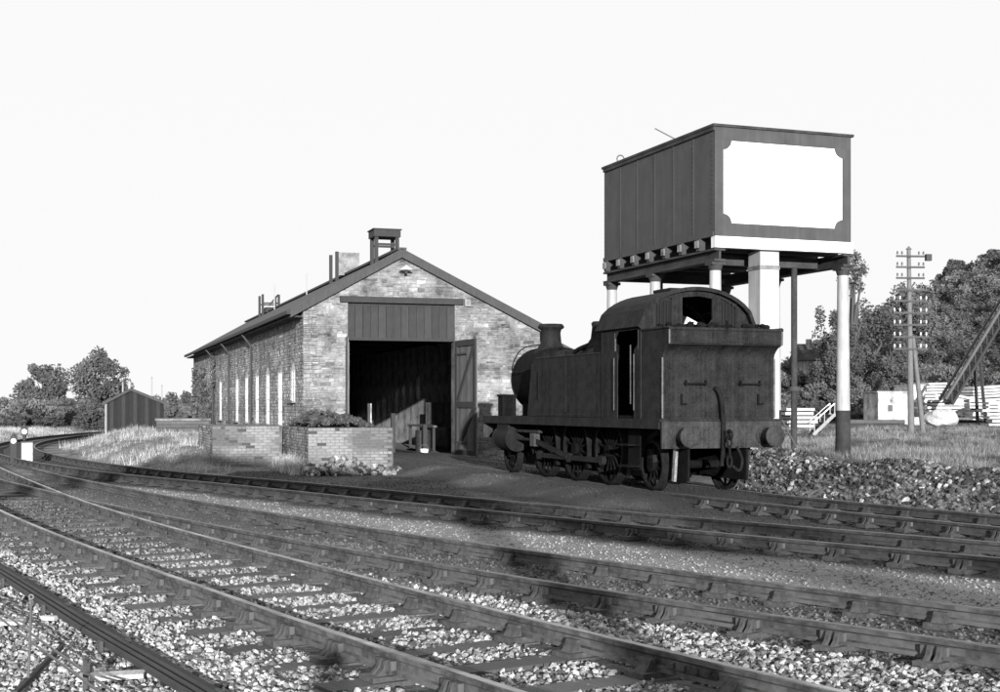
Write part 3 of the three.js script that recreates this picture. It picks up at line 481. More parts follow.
// ---------------------------------------------------------------- tank locomotive (local: rear buffer beam at z = 0, -z forward, y = 0 at rail top)
const lYaw = 20.5 * Math.PI / 180;
const loco = thing('steam_locomotive', 'black grimy tank locomotive standing bunker first outside the shed', 'locomotive', [4.0, 0, -24.45], lYaw);
{
  const grime = tex(512, (u, v) => 0.55 + 0.7 * (pf(u, v, 10, 6, 81) - 0.5) + 0.55 * (pf(u, v, 90, 2, 82) - 0.5) + 0.25 * (pn(u, 0.5, 60, 83) - 0.5), 0.7);
  const pm = (v, o) => new THREE.MeshPhysicalMaterial({ color: G(v), map: grime, roughness: 0.8, specularIntensity: 0.35, ...o });
  const rear = pm(0.027, { specularIntensity: 0.25 }), black = rear, soot = pm(0.012, { roughness: 0.95, specularIntensity: 0.15 }), beamMat = pm(0.05, {}), steel = pm(0.09, { roughness: 0.5 }), dull = pm(0.02, { specularIntensity: 0.2 });
  const P = (n, g, m, p = loco) => mesh(n, g, m, p);
  const FR = -9.3;
  const W2 = 1.15;
  P('running_plate', [bb(-1.24, 1.24, 1.3, 1.345, FR, 0), bb(-1.24, -1.2, 1.17, 1.3, FR + 0.05, -0.05), bb(1.2, 1.24, 1.17, 1.3, FR + 0.05, -0.05)], black);
  P('ashpan', [bb(-0.55, 0.55, 0.28, 0.74, -5.2, -2.2)], soot); P('brake_rigging', [rod(V(-0.5, 0.35, -1.9), V(-0.5, 0.35, -7.4), 0.04), rod(V(0.5, 0.35, -1.9), V(0.5, 0.35, -7.4), 0.04), bb(-0.9, 0.9, 0.3, 0.4, -5.6, -5.5), bb(-0.9, 0.9, 0.3, 0.4, -3.95, -3.85)], soot);
  for (const x of [-0.9, 0.9]) P('sand_pipe', [tube([V(x, 1.25, -6.9), V(x, 0.8, -7.0), V(x * 0.85, 0.15, -6.95)], 0.025, 14, 6)], soot);
  P('main_frame', [bb(-0.62, -0.58, 0.22, 1.29, FR + 0.1, -0.1), bb(0.58, 0.62, 0.22, 1.29, FR + 0.1, -0.1), bb(-0.55, 0.55, 0.75, 1.25, -5.5, -2.4), bb(-0.5, 0.5, 0.7, 1.2, -8.6, -7.2)], soot);
  const buffers = (z, s, label) => {
    const b = P('buffer_beam', [bb(-1.22, 1.22, 0.82, 1.3, Math.min(z, z + s * 0.05), Math.max(z, z + s * 0.05))], beamMat);
    for (const x of [-0.865, 0.865]) {
      const q = P('buffer', [new THREE.LatheGeometry([[0.17, 0], [0.17, 0.03], [0.115, 0.06], [0.1, 0.25], [0.11, 0.27]].map(([a, c]) => new THREE.Vector2(a, c)), 20).rotateX(s * Math.PI / 2).translate(x, 1.04, z + s * 0.05)], beamMat);
      P('buffer_head', [rod(V(x, 1.04, z + s * 0.25), V(x, 1.04, z + s * 0.42), 0.065), new THREE.LatheGeometry([[0, 0.03], [0.12, 0.022], [0.19, 0], [0.195, -0.02], [0.19, -0.03], [0, -0.03]].map(([a, c]) => new THREE.Vector2(a, c)), 24).rotateX(s * Math.PI / 2).translate(x, 1.04, z + s * 0.45)], beamMat, q);
    }
    P('coupling_hook', [bx(0.07, 0.16, 0.2, 0, 1.05, z + s * 0.14), new THREE.TorusGeometry(0.08, 0.03, 6, 14, 4.4).rotateY(Math.PI / 2).translate(0, 1.06, z + s * 0.3)], dull, b);
    for (let k = 0; k < 3; k++) P('coupling_link', [new THREE.TorusGeometry(0.075, 0.02, 6, 14).scale(0.75, 1.35, 1).rotateY(k % 2 ? 1.2 : 0.2).translate(0.0, 0.93 - k * 0.17, z + s * (0.3))], dull, b);
    return b;
  };
  const rb = buffers(0, 1), fb = buffers(FR, -1);
  P('rivets', [-1.05, -0.5, -0.32, 0.32, 0.5, 1.05].flatMap((x) => [0.9, 1.2].map((y) => new THREE.SphereGeometry(0.018, 6, 4).translate(x, y, 0.05))), beamMat, rb).userData.kind = 'stuff';
  P('vacuum_pipe', [tube([V(-0.04, 0.5, 0.1), V(-0.02, 0.9, 0.12), V(0.0, 1.4, 0.07), V(-0.03, 1.75, 0.04), V(-0.08, 1.88, 0.0), V(-0.1, 1.9, -0.07)], 0.042, 40, 8)], dull, rb);
  P('steam_hose', [tube([V(0.3, 0.85, 0.05), V(0.32, 0.6, 0.2), V(0.22, 0.42, 0.26), V(0.12, 0.5, 0.2)], 0.03, 24, 7)], dull, rb);
  // bunker, with its flared top overhanging the rear
  const bs = new THREE.Shape(); bs.moveTo(-0.07, 1.345); bs.lineTo(-0.07, 2.42); bs.bezierCurveTo(-0.07, 2.58, 0.1, 2.66, 0.2, 2.68); bs.lineTo(0.2, 2.97); bs.lineTo(-0.9, 2.97); bs.lineTo(-0.9, 1.345); bs.closePath();
  const bk = new THREE.ExtrudeGeometry(bs, { depth: 2 * W2, bevelEnabled: false, curveSegments: 10 }); bk.rotateY(-Math.PI / 2); bk.translate(W2, 0, 0);   // shape x -> z
  const bunker = P('bunker', merge([bk]), rear);
  P('bunker_coping', [bb(-W2 - 0.02, W2 + 0.02, 2.94, 2.985, 0.2, 0.225), rod(V(-W2, 2.98, 0.2), V(-W2, 2.98, -0.9), 0.025), rod(V(W2, 2.98, 0.2), V(W2, 2.98, -0.9), 0.025)], rear, bunker);
  for (const x of [-W2, W2]) P('corner_beading', [rod(V(x, 1.36, -0.07), V(x, 2.45, -0.07), 0.022), rod(V(x, 2.69, 0.2), V(x, 2.96, 0.2), 0.02)], pm(0.12, { roughness: 0.4 }), bunker);
  for (const x of [-0.5, 0.62]) P('grab_rail', [rod(V(x - 0.2, 1.98, -0.01), V(x + 0.2, 1.98, -0.01), 0.018), rod(V(x - 0.2, 1.98, -0.07), V(x - 0.2, 1.98, 0.0), 0.025), rod(V(x + 0.2, 1.98, -0.07), V(x + 0.2, 1.98, 0.0), 0.025), rod(V(x - 0.2, 1.95, -0.01), V(x - 0.2, 2.05, -0.01), 0.018), rod(V(x + 0.2, 1.95, -0.01), V(x + 0.2, 2.05, -0.01), 0.018)], soot, bunker);
  for (const x of [-0.78, 0.8]) P('lamp_iron', [bx(0.035, 0.2, 0.02, x, 1.7, -0.03), bx(0.1, 0.02, 0.05, x + 0.05, 1.62, -0.02)], soot, bunker);
  P('lamp_iron', [bx(0.035, 0.16, 0.02, 0.0, 3.04, 0.215)], soot, bunker);
  P('bunker_slot', [bb(-0.9, -0.1, 2.695, 2.71, 0.2, 0.212), bb(0.35, 1.1, 2.695, 2.71, 0.2, 0.212)], soot, bunker);
  P('bunker_side_rivets', Array.from({ length: 14 }, (_, k) => new THREE.SphereGeometry(0.012, 5, 3).translate(-W2 - 0.002, 1.45 + k * 0.09, -0.14)), black, bunker).userData.kind = 'stuff';
  const coal = []; { const r = rng(120); for (let i = 0; i < 90; i++) { const g = stoneGeo(121 + (i % 5)); const s = rr(0.04, 0.1, r); g.scale(s, s, s); g.rotateY(r() * 6); g.translate(rr(-0.95, 0.95, r), 2.97 + 0.1 * r(), rr(-0.85, 0.1, r)); coal.push(g); } }
  P('bunker_coal', coal, soot, bunker).userData.kind = 'stuff';
  const rivet = (x, y, z) => new THREE.SphereGeometry(0.011, 5, 3).translate(x, y, z), line = (n, f) => Array.from({ length: n }, (_, k) => rivet(...f((k + 0.5) / n)));
  P('rear_rivets', [...line(26, (t) => [-1.08, 1.4 + t * 1.0, -0.07]), ...line(26, (t) => [1.08, 1.4 + t * 1.0, -0.07]), ...line(48, (t) => [-1.1 + 2.2 * t, 1.4, -0.07]), ...line(48, (t) => [-1.1 + 2.2 * t, 2.93, 0.2]), ...line(48, (t) => [-1.1 + 2.2 * t, 2.74, 0.2])], rear, bunker).userData.kind = 'stuff';
  P('plate_strip', [bb(-0.03, 0.03, 1.36, 2.4, -0.07, -0.064)], rear, bunker);
  // cab: side sheets round a doorway, arched roof, rear weatherboard with barred windows
  const zr = -0.9, zf = -2.62;
  for (const s of [-1, 1]) {
    const x0 = s * W2, t = 0.02;
    const sh = new THREE.Shape([[zr, 1.345], [zr - 0.28, 1.345], [zr - 0.28, 2.62], [zr - 0.1, 2.75], [zr - 0.1, 3.0], [zf + 0.75, 3.0], [zf + 0.62, 2.85], [zf + 0.62, 2.65], [zf + 0.72, 2.58], [zf + 0.72, 1.345], [zf, 1.345], [zf, 3.06], [zr, 3.06]].map(([a, b]) => new THREE.Vector2(a, b)));
    const g = new THREE.ExtrudeGeometry(sh, { depth: t, bevelEnabled: false }); g.rotateY(-Math.PI / 2); g.translate(x0 + (s > 0 ? t : 0), 0, 0);
    const cs = P('cab_side', merge([g]), black);
    for (const [z, a, b] of [[zr - 0.2, 1.5, 2.55], [zr - 0.34, 1.62, 2.72], [zf + 0.66, 1.5, 2.5]]) P('handrail', [rod(V(x0 + s * 0.06, a, z), V(x0 + s * 0.06, b, z), 0.014)], steel, cs);
    P('opening_beading', [rod(V(x0 + s * 0.01, 2.62, zr - 0.1), V(x0 + s * 0.01, 3.0, zr - 0.1), 0.018), rod(V(x0 + s * 0.01, 2.62, zf + 0.62), V(x0 + s * 0.01, 2.98, zf + 0.62), 0.02)], pm(0.08, { roughness: 0.5 }), cs);
    P('cab_step', [bx(0.25, 0.03, 0.5, x0 - s * 0.05, 0.45, -1.55), bx(0.25, 0.03, 0.5, x0 - s * 0.05, 0.85, -1.55), bx(0.02, 0.95, 0.5, x0 - s * 0.18, 0.85, -1.55)], soot, cs);
  }
  const arc = (w, y0, yc, n = 18) => Array.from({ length: n + 1 }, (_, i) => { const a = -1 + 2 * i / n; return [a * w, y0 + (yc - y0) * Math.pow(1 - a * a, 0.53)]; });
  const roofPts = arc(1.24, 3.05, 3.79), inner = arc(1.2, 3.03, 3.75).reverse();
  const rg = prism([...roofPts, ...inner], zr - zf + 0.2); rg.translate(0, 0, zf - 0.15);
  const roof = P('cab_roof', merge([rg]), rear);
  P('roof_rim', [prism([...arc(1.255, 3.04, 3.81), ...arc(1.2, 3.0, 3.74).reverse()], 0.04).translate(0, 0, zr + 0.052)], rear, roof);
  P('roof_vent', [bx(0.6, 0.06, 0.7, 0, 3.8, -1.75)], dull, roof);
  const rp = new THREE.Shape([[-W2, 2.6], [W2, 2.6], ...arc(1.17, 3.02, 3.73).reverse()].map(([a, b]) => new THREE.Vector2(a, b)));
  const win = (pts) => rp.holes.push(new THREE.Path(pts.map(([a, b]) => new THREE.Vector2(a, b))));
  win([[-0.86, 3.04], [-0.52, 3.04], [-0.52, 3.6], [-0.7, 3.53], [-0.86, 3.42]]); win([[0.52, 3.04], [0.86, 3.04], [0.86, 3.42], [0.7, 3.53], [0.52, 3.6]]); win([[-0.3, 2.99], [0.16, 2.99], [0.33, 3.22], [0.33, 3.6], [0.05, 3.64], [-0.3, 3.61]]);
  const rpg = new THREE.ExtrudeGeometry(rp, { depth: 0.03, bevelEnabled: false }); rpg.translate(0, 0, zr - 0.035);
  const wb = P('cab_rear_plate', merge([rpg]), rear);
  for (const x of [-0.69, 0.69]) for (let k = 0; k < 5; k++) { const q = x - 0.14 + k * 0.07; P('window_bar', [rod(V(q, 3.03, zr + 0.01), V(q, 3.5 + 0.12 * (1 - Math.abs(q)), zr + 0.01), 0.014)], pm(0.02, {}), wb); }
  for (const x of [-0.69, 0.69]) P('window_pane', [bb(x - 0.17, x + 0.17, 3.03, 3.58, zr - 0.045, zr - 0.04)], mat(0.01, { roughness: 0.25 }), wb);
  const fp = prism([[-W2, 1.345], [W2, 1.345], ...arc(1.17, 3.02, 3.73).reverse()], 0.03); fp.translate(0, 0, zf); P('cab_front_plate', merge([fp]), soot);
  P('backhead', [bb(-0.62, 0.62, 1.4, 2.75, zf + 0.03, zf + 0.5), bb(-W2 + 0.03, W2 - 0.03, 1.35, 1.4, zf, zr)], soot);
  P('paper_bundle', [bx(0.3, 0.24, 0.05, -0.06, 3.08, zr - 0.1, -0.3, 0, -0.5)], mat(0.8), wb);
  // side tanks, boiler, smokebox, fittings
  for (const s of [-1, 1]) { const t = P('side_tank', [prism([[zf, 1.35], [zf, 2.62], [-6.1, 2.62], [-6.35, 2.5], [-6.6, 1.35]].map(([a, b]) => [a, b]), 0.42).rotateY(-Math.PI / 2).translate(s > 0 ? W2 : -W2 + 0.42, 0, 0)], black);
    P('tank_beading', [rod(V(s * (W2 - 0.01), 2.62, zf), V(s * (W2 - 0.01), 2.62, -6.1), 0.02)], black, t);
    P('tank_rivets', Array.from({ length: 40 }, (_, k) => new THREE.SphereGeometry(0.011, 5, 3).translate(s * W2, 2.52, zf - 0.1 - k * 0.088)), black, t).userData.kind = 'stuff';
    P('tank_seam', [bb(Math.min(s * W2, s * (W2 + 0.006)), Math.max(s * W2, s * (W2 + 0.006)), 1.4, 2.58, -4.5, -4.42), bb(Math.min(s * W2, s * (W2 + 0.006)), Math.max(s * W2, s * (W2 + 0.006)), 1.36, 1.44, -6.4, -2.65)], black, t);
    P('seam_rivets', [...line(60, (q) => [s * (W2 + 0.006), 1.4, -6.3 + q * 3.6]), ...line(20, (q) => [s * (W2 + 0.006), 1.5 + q, -4.46])], black, t).userData.kind = 'stuff';
    P('tank_handrail', [rod(V(s * (W2 + 0.05), 1.75, -5.8), V(s * (W2 + 0.05), 2.35, -5.8), 0.014)], dull, t); P('tank_filler', [new THREE.CylinderGeometry(0.2, 0.2, 0.14, 14).translate(s * 0.9, 2.69, -5.4)], dull, t); }
  const by = 2.2;
  P('boiler', [new THREE.CylinderGeometry(0.66, 0.7, 4.9, 36).rotateX(-Math.PI / 2).translate(0, by, -5.05), bb(-0.62, 0.62, 2.4, 2.92, -4.2, zf)], black);
  const sb = P('smokebox', [new THREE.CylinderGeometry(0.75, 0.75, 1.25, 40).rotateX(Math.PI / 2).translate(0, by, -8.0), new THREE.CylinderGeometry(0.77, 0.77, 0.05, 40).rotateX(Math.PI / 2).translate(0, by, -8.6), bb(-0.5, 0.5, 1.3, by, -8.55, -7.4)], soot);
  P('smokebox_door', [new THREE.SphereGeometry(0.62, 30, 12, 0, Math.PI * 2, 0, 0.9).scale(1, 0.35, 1).rotateX(-Math.PI / 2).translate(0, by, -8.5)], soot, sb);
  P('chimney', [new THREE.LatheGeometry([[0.42, 2.82], [0.34, 2.92], [0.25, 3.05], [0.225, 3.3], [0.245, 3.38], [0.31, 3.42], [0.31, 3.46], [0.27, 3.51], [0.22, 3.51], [0.2, 3.3], [0.2, 3.0]].map(([a, c]) => new THREE.Vector2(a, c)), 28).translate(0, 0, -7.98)], pm(0.018, {}), sb);
  P('handrail', [tube([V(-0.79, by + 0.25, -6.7), V(-0.79, by + 0.25, -8.5), V(-0.5, by + 0.72, -8.66), V(0, by + 0.85, -8.67), V(0.5, by + 0.72, -8.66), V(0.79, by + 0.25, -8.5), V(0.79, by + 0.25, -6.7)], 0.016, 50, 6)], dull, sb);
  P('safety_valve_bonnet', [new THREE.LatheGeometry([[0.36, 2.8], [0.27, 2.9], [0.17, 3.05], [0.14, 3.3], [0.16, 3.38], [0.12, 3.42], [0, 3.42]].map(([a, c]) => new THREE.Vector2(a, c)), 24).translate(0, 0, -5.3)], dull);
  P('top_feed_pipe', [tube([V(-0.2, 2.92, -5.3), V(-0.55, 2.75, -5.3), V(-0.72, 2.45, -5.3)], 0.05, 14, 7), tube([V(0.2, 2.92, -5.3), V(0.55, 2.75, -5.3), V(0.72, 2.45, -5.3)], 0.05, 14, 7)], black);
  P('whistle', [rod(V(-0.15, 2.95, -3.0), V(-0.15, 3.3, -3.0), 0.03), rod(V(0.12, 2.95, -3.0), V(0.12, 3.22, -3.0), 0.03)], dull);
  for (const s of [-1, 1]) {
    P('sandbox', [bb(s > 0 ? 0.82 : -1.16, s > 0 ? 1.16 : -0.82, 1.35, 1.8, -8.45, -8.15), bb(s > 0 ? 0.8 : -1.18, s > 0 ? 1.18 : -0.8, 1.8, 1.85, -8.47, -8.13)], soot);
    P('front_lamp', [bb(s * 0.75 - 0.08, s * 0.75 + 0.08, 1.36, 1.66, FR + 0.05, FR + 0.2)], pm(s < 0 ? 0.3 : 0.03, {}), fb);
    const cy = P('cylinder', [new THREE.CylinderGeometry(0.28, 0.28, 0.85, 28).rotateX(Math.PI / 2).translate(s * 1.0, 0.82, -8.05), new THREE.CylinderGeometry(0.3, 0.3, 0.06, 28).rotateX(Math.PI / 2).translate(s * 1.0, 0.82, -7.63), new THREE.CylinderGeometry(0.3, 0.3, 0.06, 28).rotateX(Math.PI / 2).translate(s * 1.0, 0.82, -8.47), bb(s * 1.0 - 0.2, s * 1.0 + 0.2, 0.95, 1.3, -8.4, -7.7)], pm(0.016, {}));
    P('piston_rod', [rod(V(s * 1.0, 0.82, -7.6), V(s * 1.0, 0.82, -6.5), 0.035), bb(s * 1.0 - 0.05, s * 1.0 + 0.05, 0.98, 1.04, -7.6, -6.2)], pm(0.04, {}), cy);
    P('crosshead', [bb(s * 1.0 - 0.07, s * 1.0 + 0.07, 0.68, 0.97, -6.65, -6.4)], steel, cy);
  }
  const wheel = (z, r, spokes) => {
    for (const s of [-1, 1]) {
      const g = new THREE.Group(); g.name = 'wheel'; g.position.set(s * 0.75, r, z); loco.add(g);
      mesh('tyre', [new THREE.LatheGeometry([[r - 0.07, -0.07], [r, -0.065], [r, 0.04], [r + 0.028, 0.055], [r + 0.028, 0.07], [r - 0.07, 0.07], [r - 0.07, -0.07]].map(([a, c]) => new THREE.Vector2(a, c)), 36).rotateZ(s * Math.PI / 2)], dull, g);
      const l = [new THREE.CylinderGeometry(0.13, 0.13, 0.2, 16).rotateZ(Math.PI / 2)]; for (let k = 0; k < spokes; k++) { const a = k / spokes * Math.PI * 2; l.push(rod(V(0, 0.1 * Math.cos(a), 0.1 * Math.sin(a)), V(0, (r - 0.06) * Math.cos(a), (r - 0.06) * Math.sin(a)), 0.032, 0.025, 6)); }
      mesh('wheel_centre', l, soot, g);
    }
    P('axle', [rod(V(-0.7, r, z), V(0.7, r, z), 0.08)], soot);
  };
  wheel(-1.15, 0.48, 10); for (const z of [-3.05, -4.7, -6.35]) wheel(z, 0.68, 14); wheel(-8.5, 0.48, 10);
  for (const s of [-1, 1]) { P('coupling_rod', [bb(s * 0.95 - 0.03, s * 0.95 + 0.03, 0.44, 0.54, -6.4, -3.0), ...[-3.05, -4.7, -6.35].map((z) => new THREE.CylinderGeometry(0.1, 0.1, 0.09, 14).rotateZ(Math.PI / 2).translate(s * 0.95, 0.49, z))], pm(0.02, {})); P('connecting_rod', [beam(V(s * 1.0, 0.8, -6.5), V(s * 1.0, 0.52, -4.7), 0.05, 0.1)], pm(0.02, {}));
    P('brake_hanger', [-2.3, -3.9, -5.55].map((z) => bx(0.04, 0.7, 0.06, s * 0.72, 0.75, z, 0.1)), soot);
    P('spring_hanger', [beam(V(s * 0.78, 1.15, -0.75), V(s * 0.78, 0.9, -1.5), 0.08, 0.1), bx(0.1, 0.3, 0.24, s * 0.8, 0.62, -1.15)], dull);
    P('guard_iron', [bx(0.05, 0.62, 0.09, s * 0.75, 0.52, -0.35, 0.12)], pm(s < 0 ? 0.3 : 0.03, {})); }
}

// ---------------------------------------------------------------- water tower
{
  const yaw = 20.3 * Math.PI / 180, t = thing('water_tower', 'tall water tank with white front panel raised on iron columns', 'water tower', [5.61, 0.0, -35.4], yaw);
  const W = 4.2, L = 6.86, B = 6.03, T = 8.9, dark = mat(0.055, { map: streak, roughness: 0.85 }), front = dark, girder = mat(0.05, { map: dirt, roughness: 0.8 });
  const colMat = mat(0.36, { map: streak, roughness: 0.7 }), foot = mat(0.035, { map: dirt });
  const tank = mesh('tank', [bb(0, W, B, T, -L, 0)], dark, t);
  // front: border plate with scooped corners round a white panel
  const sh = new THREE.Shape([[0, B], [W, B], [W, T], [0, T]].map(([a, b]) => new THREE.Vector2(a, b)));
  const m0 = 0.26, m1 = 0.30, r = 0.24, x0 = m0, x1 = W - 0.26, y0 = B + 0.36, y1 = T - 0.34, hp = new THREE.Path();
  hp.moveTo(x0 + r, y0); hp.lineTo(x1 - r, y0); hp.absarc(x1, y0, r, Math.PI, Math.PI / 2, true); hp.lineTo(x1, y1 - r); hp.absarc(x1, y1, r, -Math.PI / 2, -Math.PI, true); hp.lineTo(x0 + r, y1); hp.absarc(x0, y1, r, 0, -Math.PI / 2, true); hp.lineTo(x0, y0 + r); hp.absarc(x0, y0, r, Math.PI / 2, 0, true);
  sh.holes.push(hp);
  const bg = new THREE.ExtrudeGeometry(sh, { depth: 0.03, bevelEnabled: false, curveSegments: 10 }); bg.translate(0, 0, 0.012); mesh('front_border', merge([bg]), front, tank);
  mesh('white_panel', [bb(0.05, W - 0.05, B + 0.05, T - 0.05, 0.002, 0.01)], whitePaint, tank);
  mesh('rim', [bb(-0.07, W + 0.07, T + 0.002, T + 0.07, -L - 0.07, 0.09), bb(-0.05, -0.002, T - 0.1, T, -L, 0.05)], mat(0.05, { map: dirt }), tank);
  mesh('side_seam', [1.14, 2.28, 3.42, 4.56, 5.7].map((z) => bx(0.01, T - B, 0.08, -0.006, (T + B) / 2, -z)), dark, tank);
  mesh('side_flange', [bx(0.04, 0.12, L, -0.021, B + 0.06, -L / 2)], dark, tank);
  mesh('rivets', [0.05, 1.14, 2.28, 3.42, 4.56, 5.7, 6.8].flatMap((z) => Array.from({ length: 22 }, (_, k) => new THREE.SphereGeometry(0.014, 5, 3).translate(-0.022, B + 0.1 + k * 0.128, -z))), dark, tank).userData.kind = 'stuff';
  mesh('level_rod', [beam(V(0.3, T + 0.05, -2.4), V(0.0, T + 0.6, -3.4), 0.03, 0.03)], mat(0.12), tank);
  mesh('lifting_ring', [new THREE.TorusGeometry(0.12, 0.02, 6, 14).translate(0.1, T + 0.16, -5.9)], mat(0.08), tank);
  // floor joists, front fascia, girders on the columns
  mesh('white_fascia', [bb(-0.02, W + 0.04, B - 0.3, B - 0.004, -0.12, 0.1)], mat(0.82, { roughness: 0.6, map: streak }), t);
  for (let k = 0; k < 7; k++) { const z = -0.75 - k * 0.98; mesh('joist', [bb(-0.08, W + 0.08, B - 0.32, B - 0.003, z - 0.08, z + 0.08)], girder, t); mesh('joist_end', [bb(-0.13, -0.081, B - 0.24, B - 0.05, z - 0.08, z + 0.08)], mat(0.28, { map: dirt }), t); }
  for (const x of [0.12, W - 0.12]) mesh('girder', [bb(x - 0.16, x + 0.16, B - 0.66, B - 0.6, -L, 0.1), bb(x - 0.03, x + 0.03, B - 0.6, B - 0.36, -L, 0.1), bb(x - 0.16, x + 0.16, B - 0.38, B - 0.324, -L, 0.1)], girder, t);
  mesh('cross_girder', [bb(0.3, W - 0.3, B - 0.62, B - 0.34, -1.3, -1.1), bb(0.3, W - 0.3, B - 0.62, B - 0.34, -L + 0.2, -L + 0.4)], girder, t);
  const col = (x, z, m = colMat, fh = 1.45) => {
    const g0 = gh(5.61 + x * Math.cos(yaw) + z * Math.sin(yaw), 35.4 + x * Math.sin(yaw) - z * Math.cos(yaw)) - 0.1;
    const c = mesh('column', [new THREE.CylinderGeometry(0.15, 0.19, B - 0.87 - fh, 20).translate(x, (B - 0.87 + fh) / 2, z)], m, t);
    mesh('capital', [bx(0.4, 0.08, 0.4, x, B - 0.71, z), new THREE.CylinderGeometry(0.2, 0.155, 0.14, 20).translate(x, B - 0.82, z)], girder, c);
    mesh('column_foot', [new THREE.CylinderGeometry(0.193, 0.215, fh - g0 - 0.1, 20).translate(x, (fh + g0 + 0.1) / 2, z), new THREE.CylinderGeometry(0.3, 0.34, 0.14, 20).translate(x, g0 + 0.06, z)], foot, c);
  };
  for (const x of [0.12, W - 0.12]) for (const z of [-0.15, -L / 2 - 0.2, -L + 0.3]) col(x, z);
  const ps = mesh('pipe_casing', [bb(1.46, 2.04, 0, B - 0.305, -0.72, -0.12)], mat(0.42, { map: streak, roughness: 0.8 }), t);
  mesh('casing_collar', [bb(1.44, 2.06, B - 0.8, B - 0.7, -0.74, -0.1)], mat(0.3, { map: dirt }), ps);
  const dp = mesh('outlet_pipe', [rod(V(3.2, -0.2, -1.2), V(3.2, B - 0.3, -1.2), 0.085, 0.085, 14)], mat(0.05, { map: dirt }), t); for (const y of [2.05, 0.3]) mesh('pipe_flange', [new THREE.CylinderGeometry(0.15, 0.15, 0.12, 14).translate(3.2, y, -1.2)], mat(0.04), dp);
  mesh('inner_pipe', [rod(V(1.1, 0, -5.4), V(1.1, B - 0.3, -5.4), 0.16, 0.16, 14), rod(V(0.85, 3, -5.2), V(0.85, B - 0.3, -5.2), 0.05), new THREE.CylinderGeometry(0.24, 0.24, 0.2, 14).translate(1.1, 4.9, -5.4)], mat(0.06, { map: dirt }), t);
  mesh('stay_rod', [rod(V(2.3, 1.2, -0.4), V(3.1, 0.0, -0.5), 0.025)], mat(0.06), t);
}

// ---------------------------------------------------------------- twin telegraph pole
{
  const Z = 62, b = P3(911, 437, Z), y0 = gh(b.x, Z), t = thing('telegraph_pole', 'twin leg telegraph pole with many crossarms and white insulators', 'telegraph pole', [b.x, y0, -Z], 0.12);
  const H = P3(908, 249, Z).y - y0, pm = mat(0.15, { map: grain, bumpMap: grain, bumpScale: 0.01 });
  mesh('pole', [rod(V(0, -0.2, 0), V(-0.12, H, 0), 0.15, 0.09, 12)], pm, t);
  mesh('strut', [rod(V(0.55, -0.2, 0.1), V(0.06, 4.5, 0.05), 0.12, 0.09, 10)], pm, t);
  mesh('pole_roof', [new THREE.ConeGeometry(0.16, 0.16, 4).translate(-0.12, H + 0.06, 0)], pm, t);
  const ys = [0.35, 0.85, 1.35, 1.9, 2.4, 2.95, 3.5, 4.05, 4.6].map((v) => H - v);
  ys.forEach((y, k) => { const w = k < 3 ? 1.35 : 1.65; const a = mesh('crossarm', [bx(w, 0.085, 0.07, -0.1, y, 0.14)], mat(0.07, { map: grain }), t);
    for (const s of [-0.46, -0.3, 0.3, 0.46]) { mesh('insulator', [rod(V(-0.1 + s * w, y + 0.04, 0.14), V(-0.1 + s * w, y + 0.12, 0.14), 0.015), new THREE.LatheGeometry([[0.042, 0], [0.05, 0.02], [0.036, 0.06], [0.04, 0.09], [0.025, 0.13], [0, 0.13]].map(([p, q]) => new THREE.Vector2(p, q)), 10).translate(-0.1 + s * w, y + 0.1, 0.14)], k < 4 ? mat(0.06, { roughness: 0.3 }) : mat(0.45, { roughness: 0.4 }), a); } });
  mesh('terminal_box', [bx(0.26, 0.3, 0.2, 0.75, H - 0.4, 0.16)], mat(0.04), t);
}

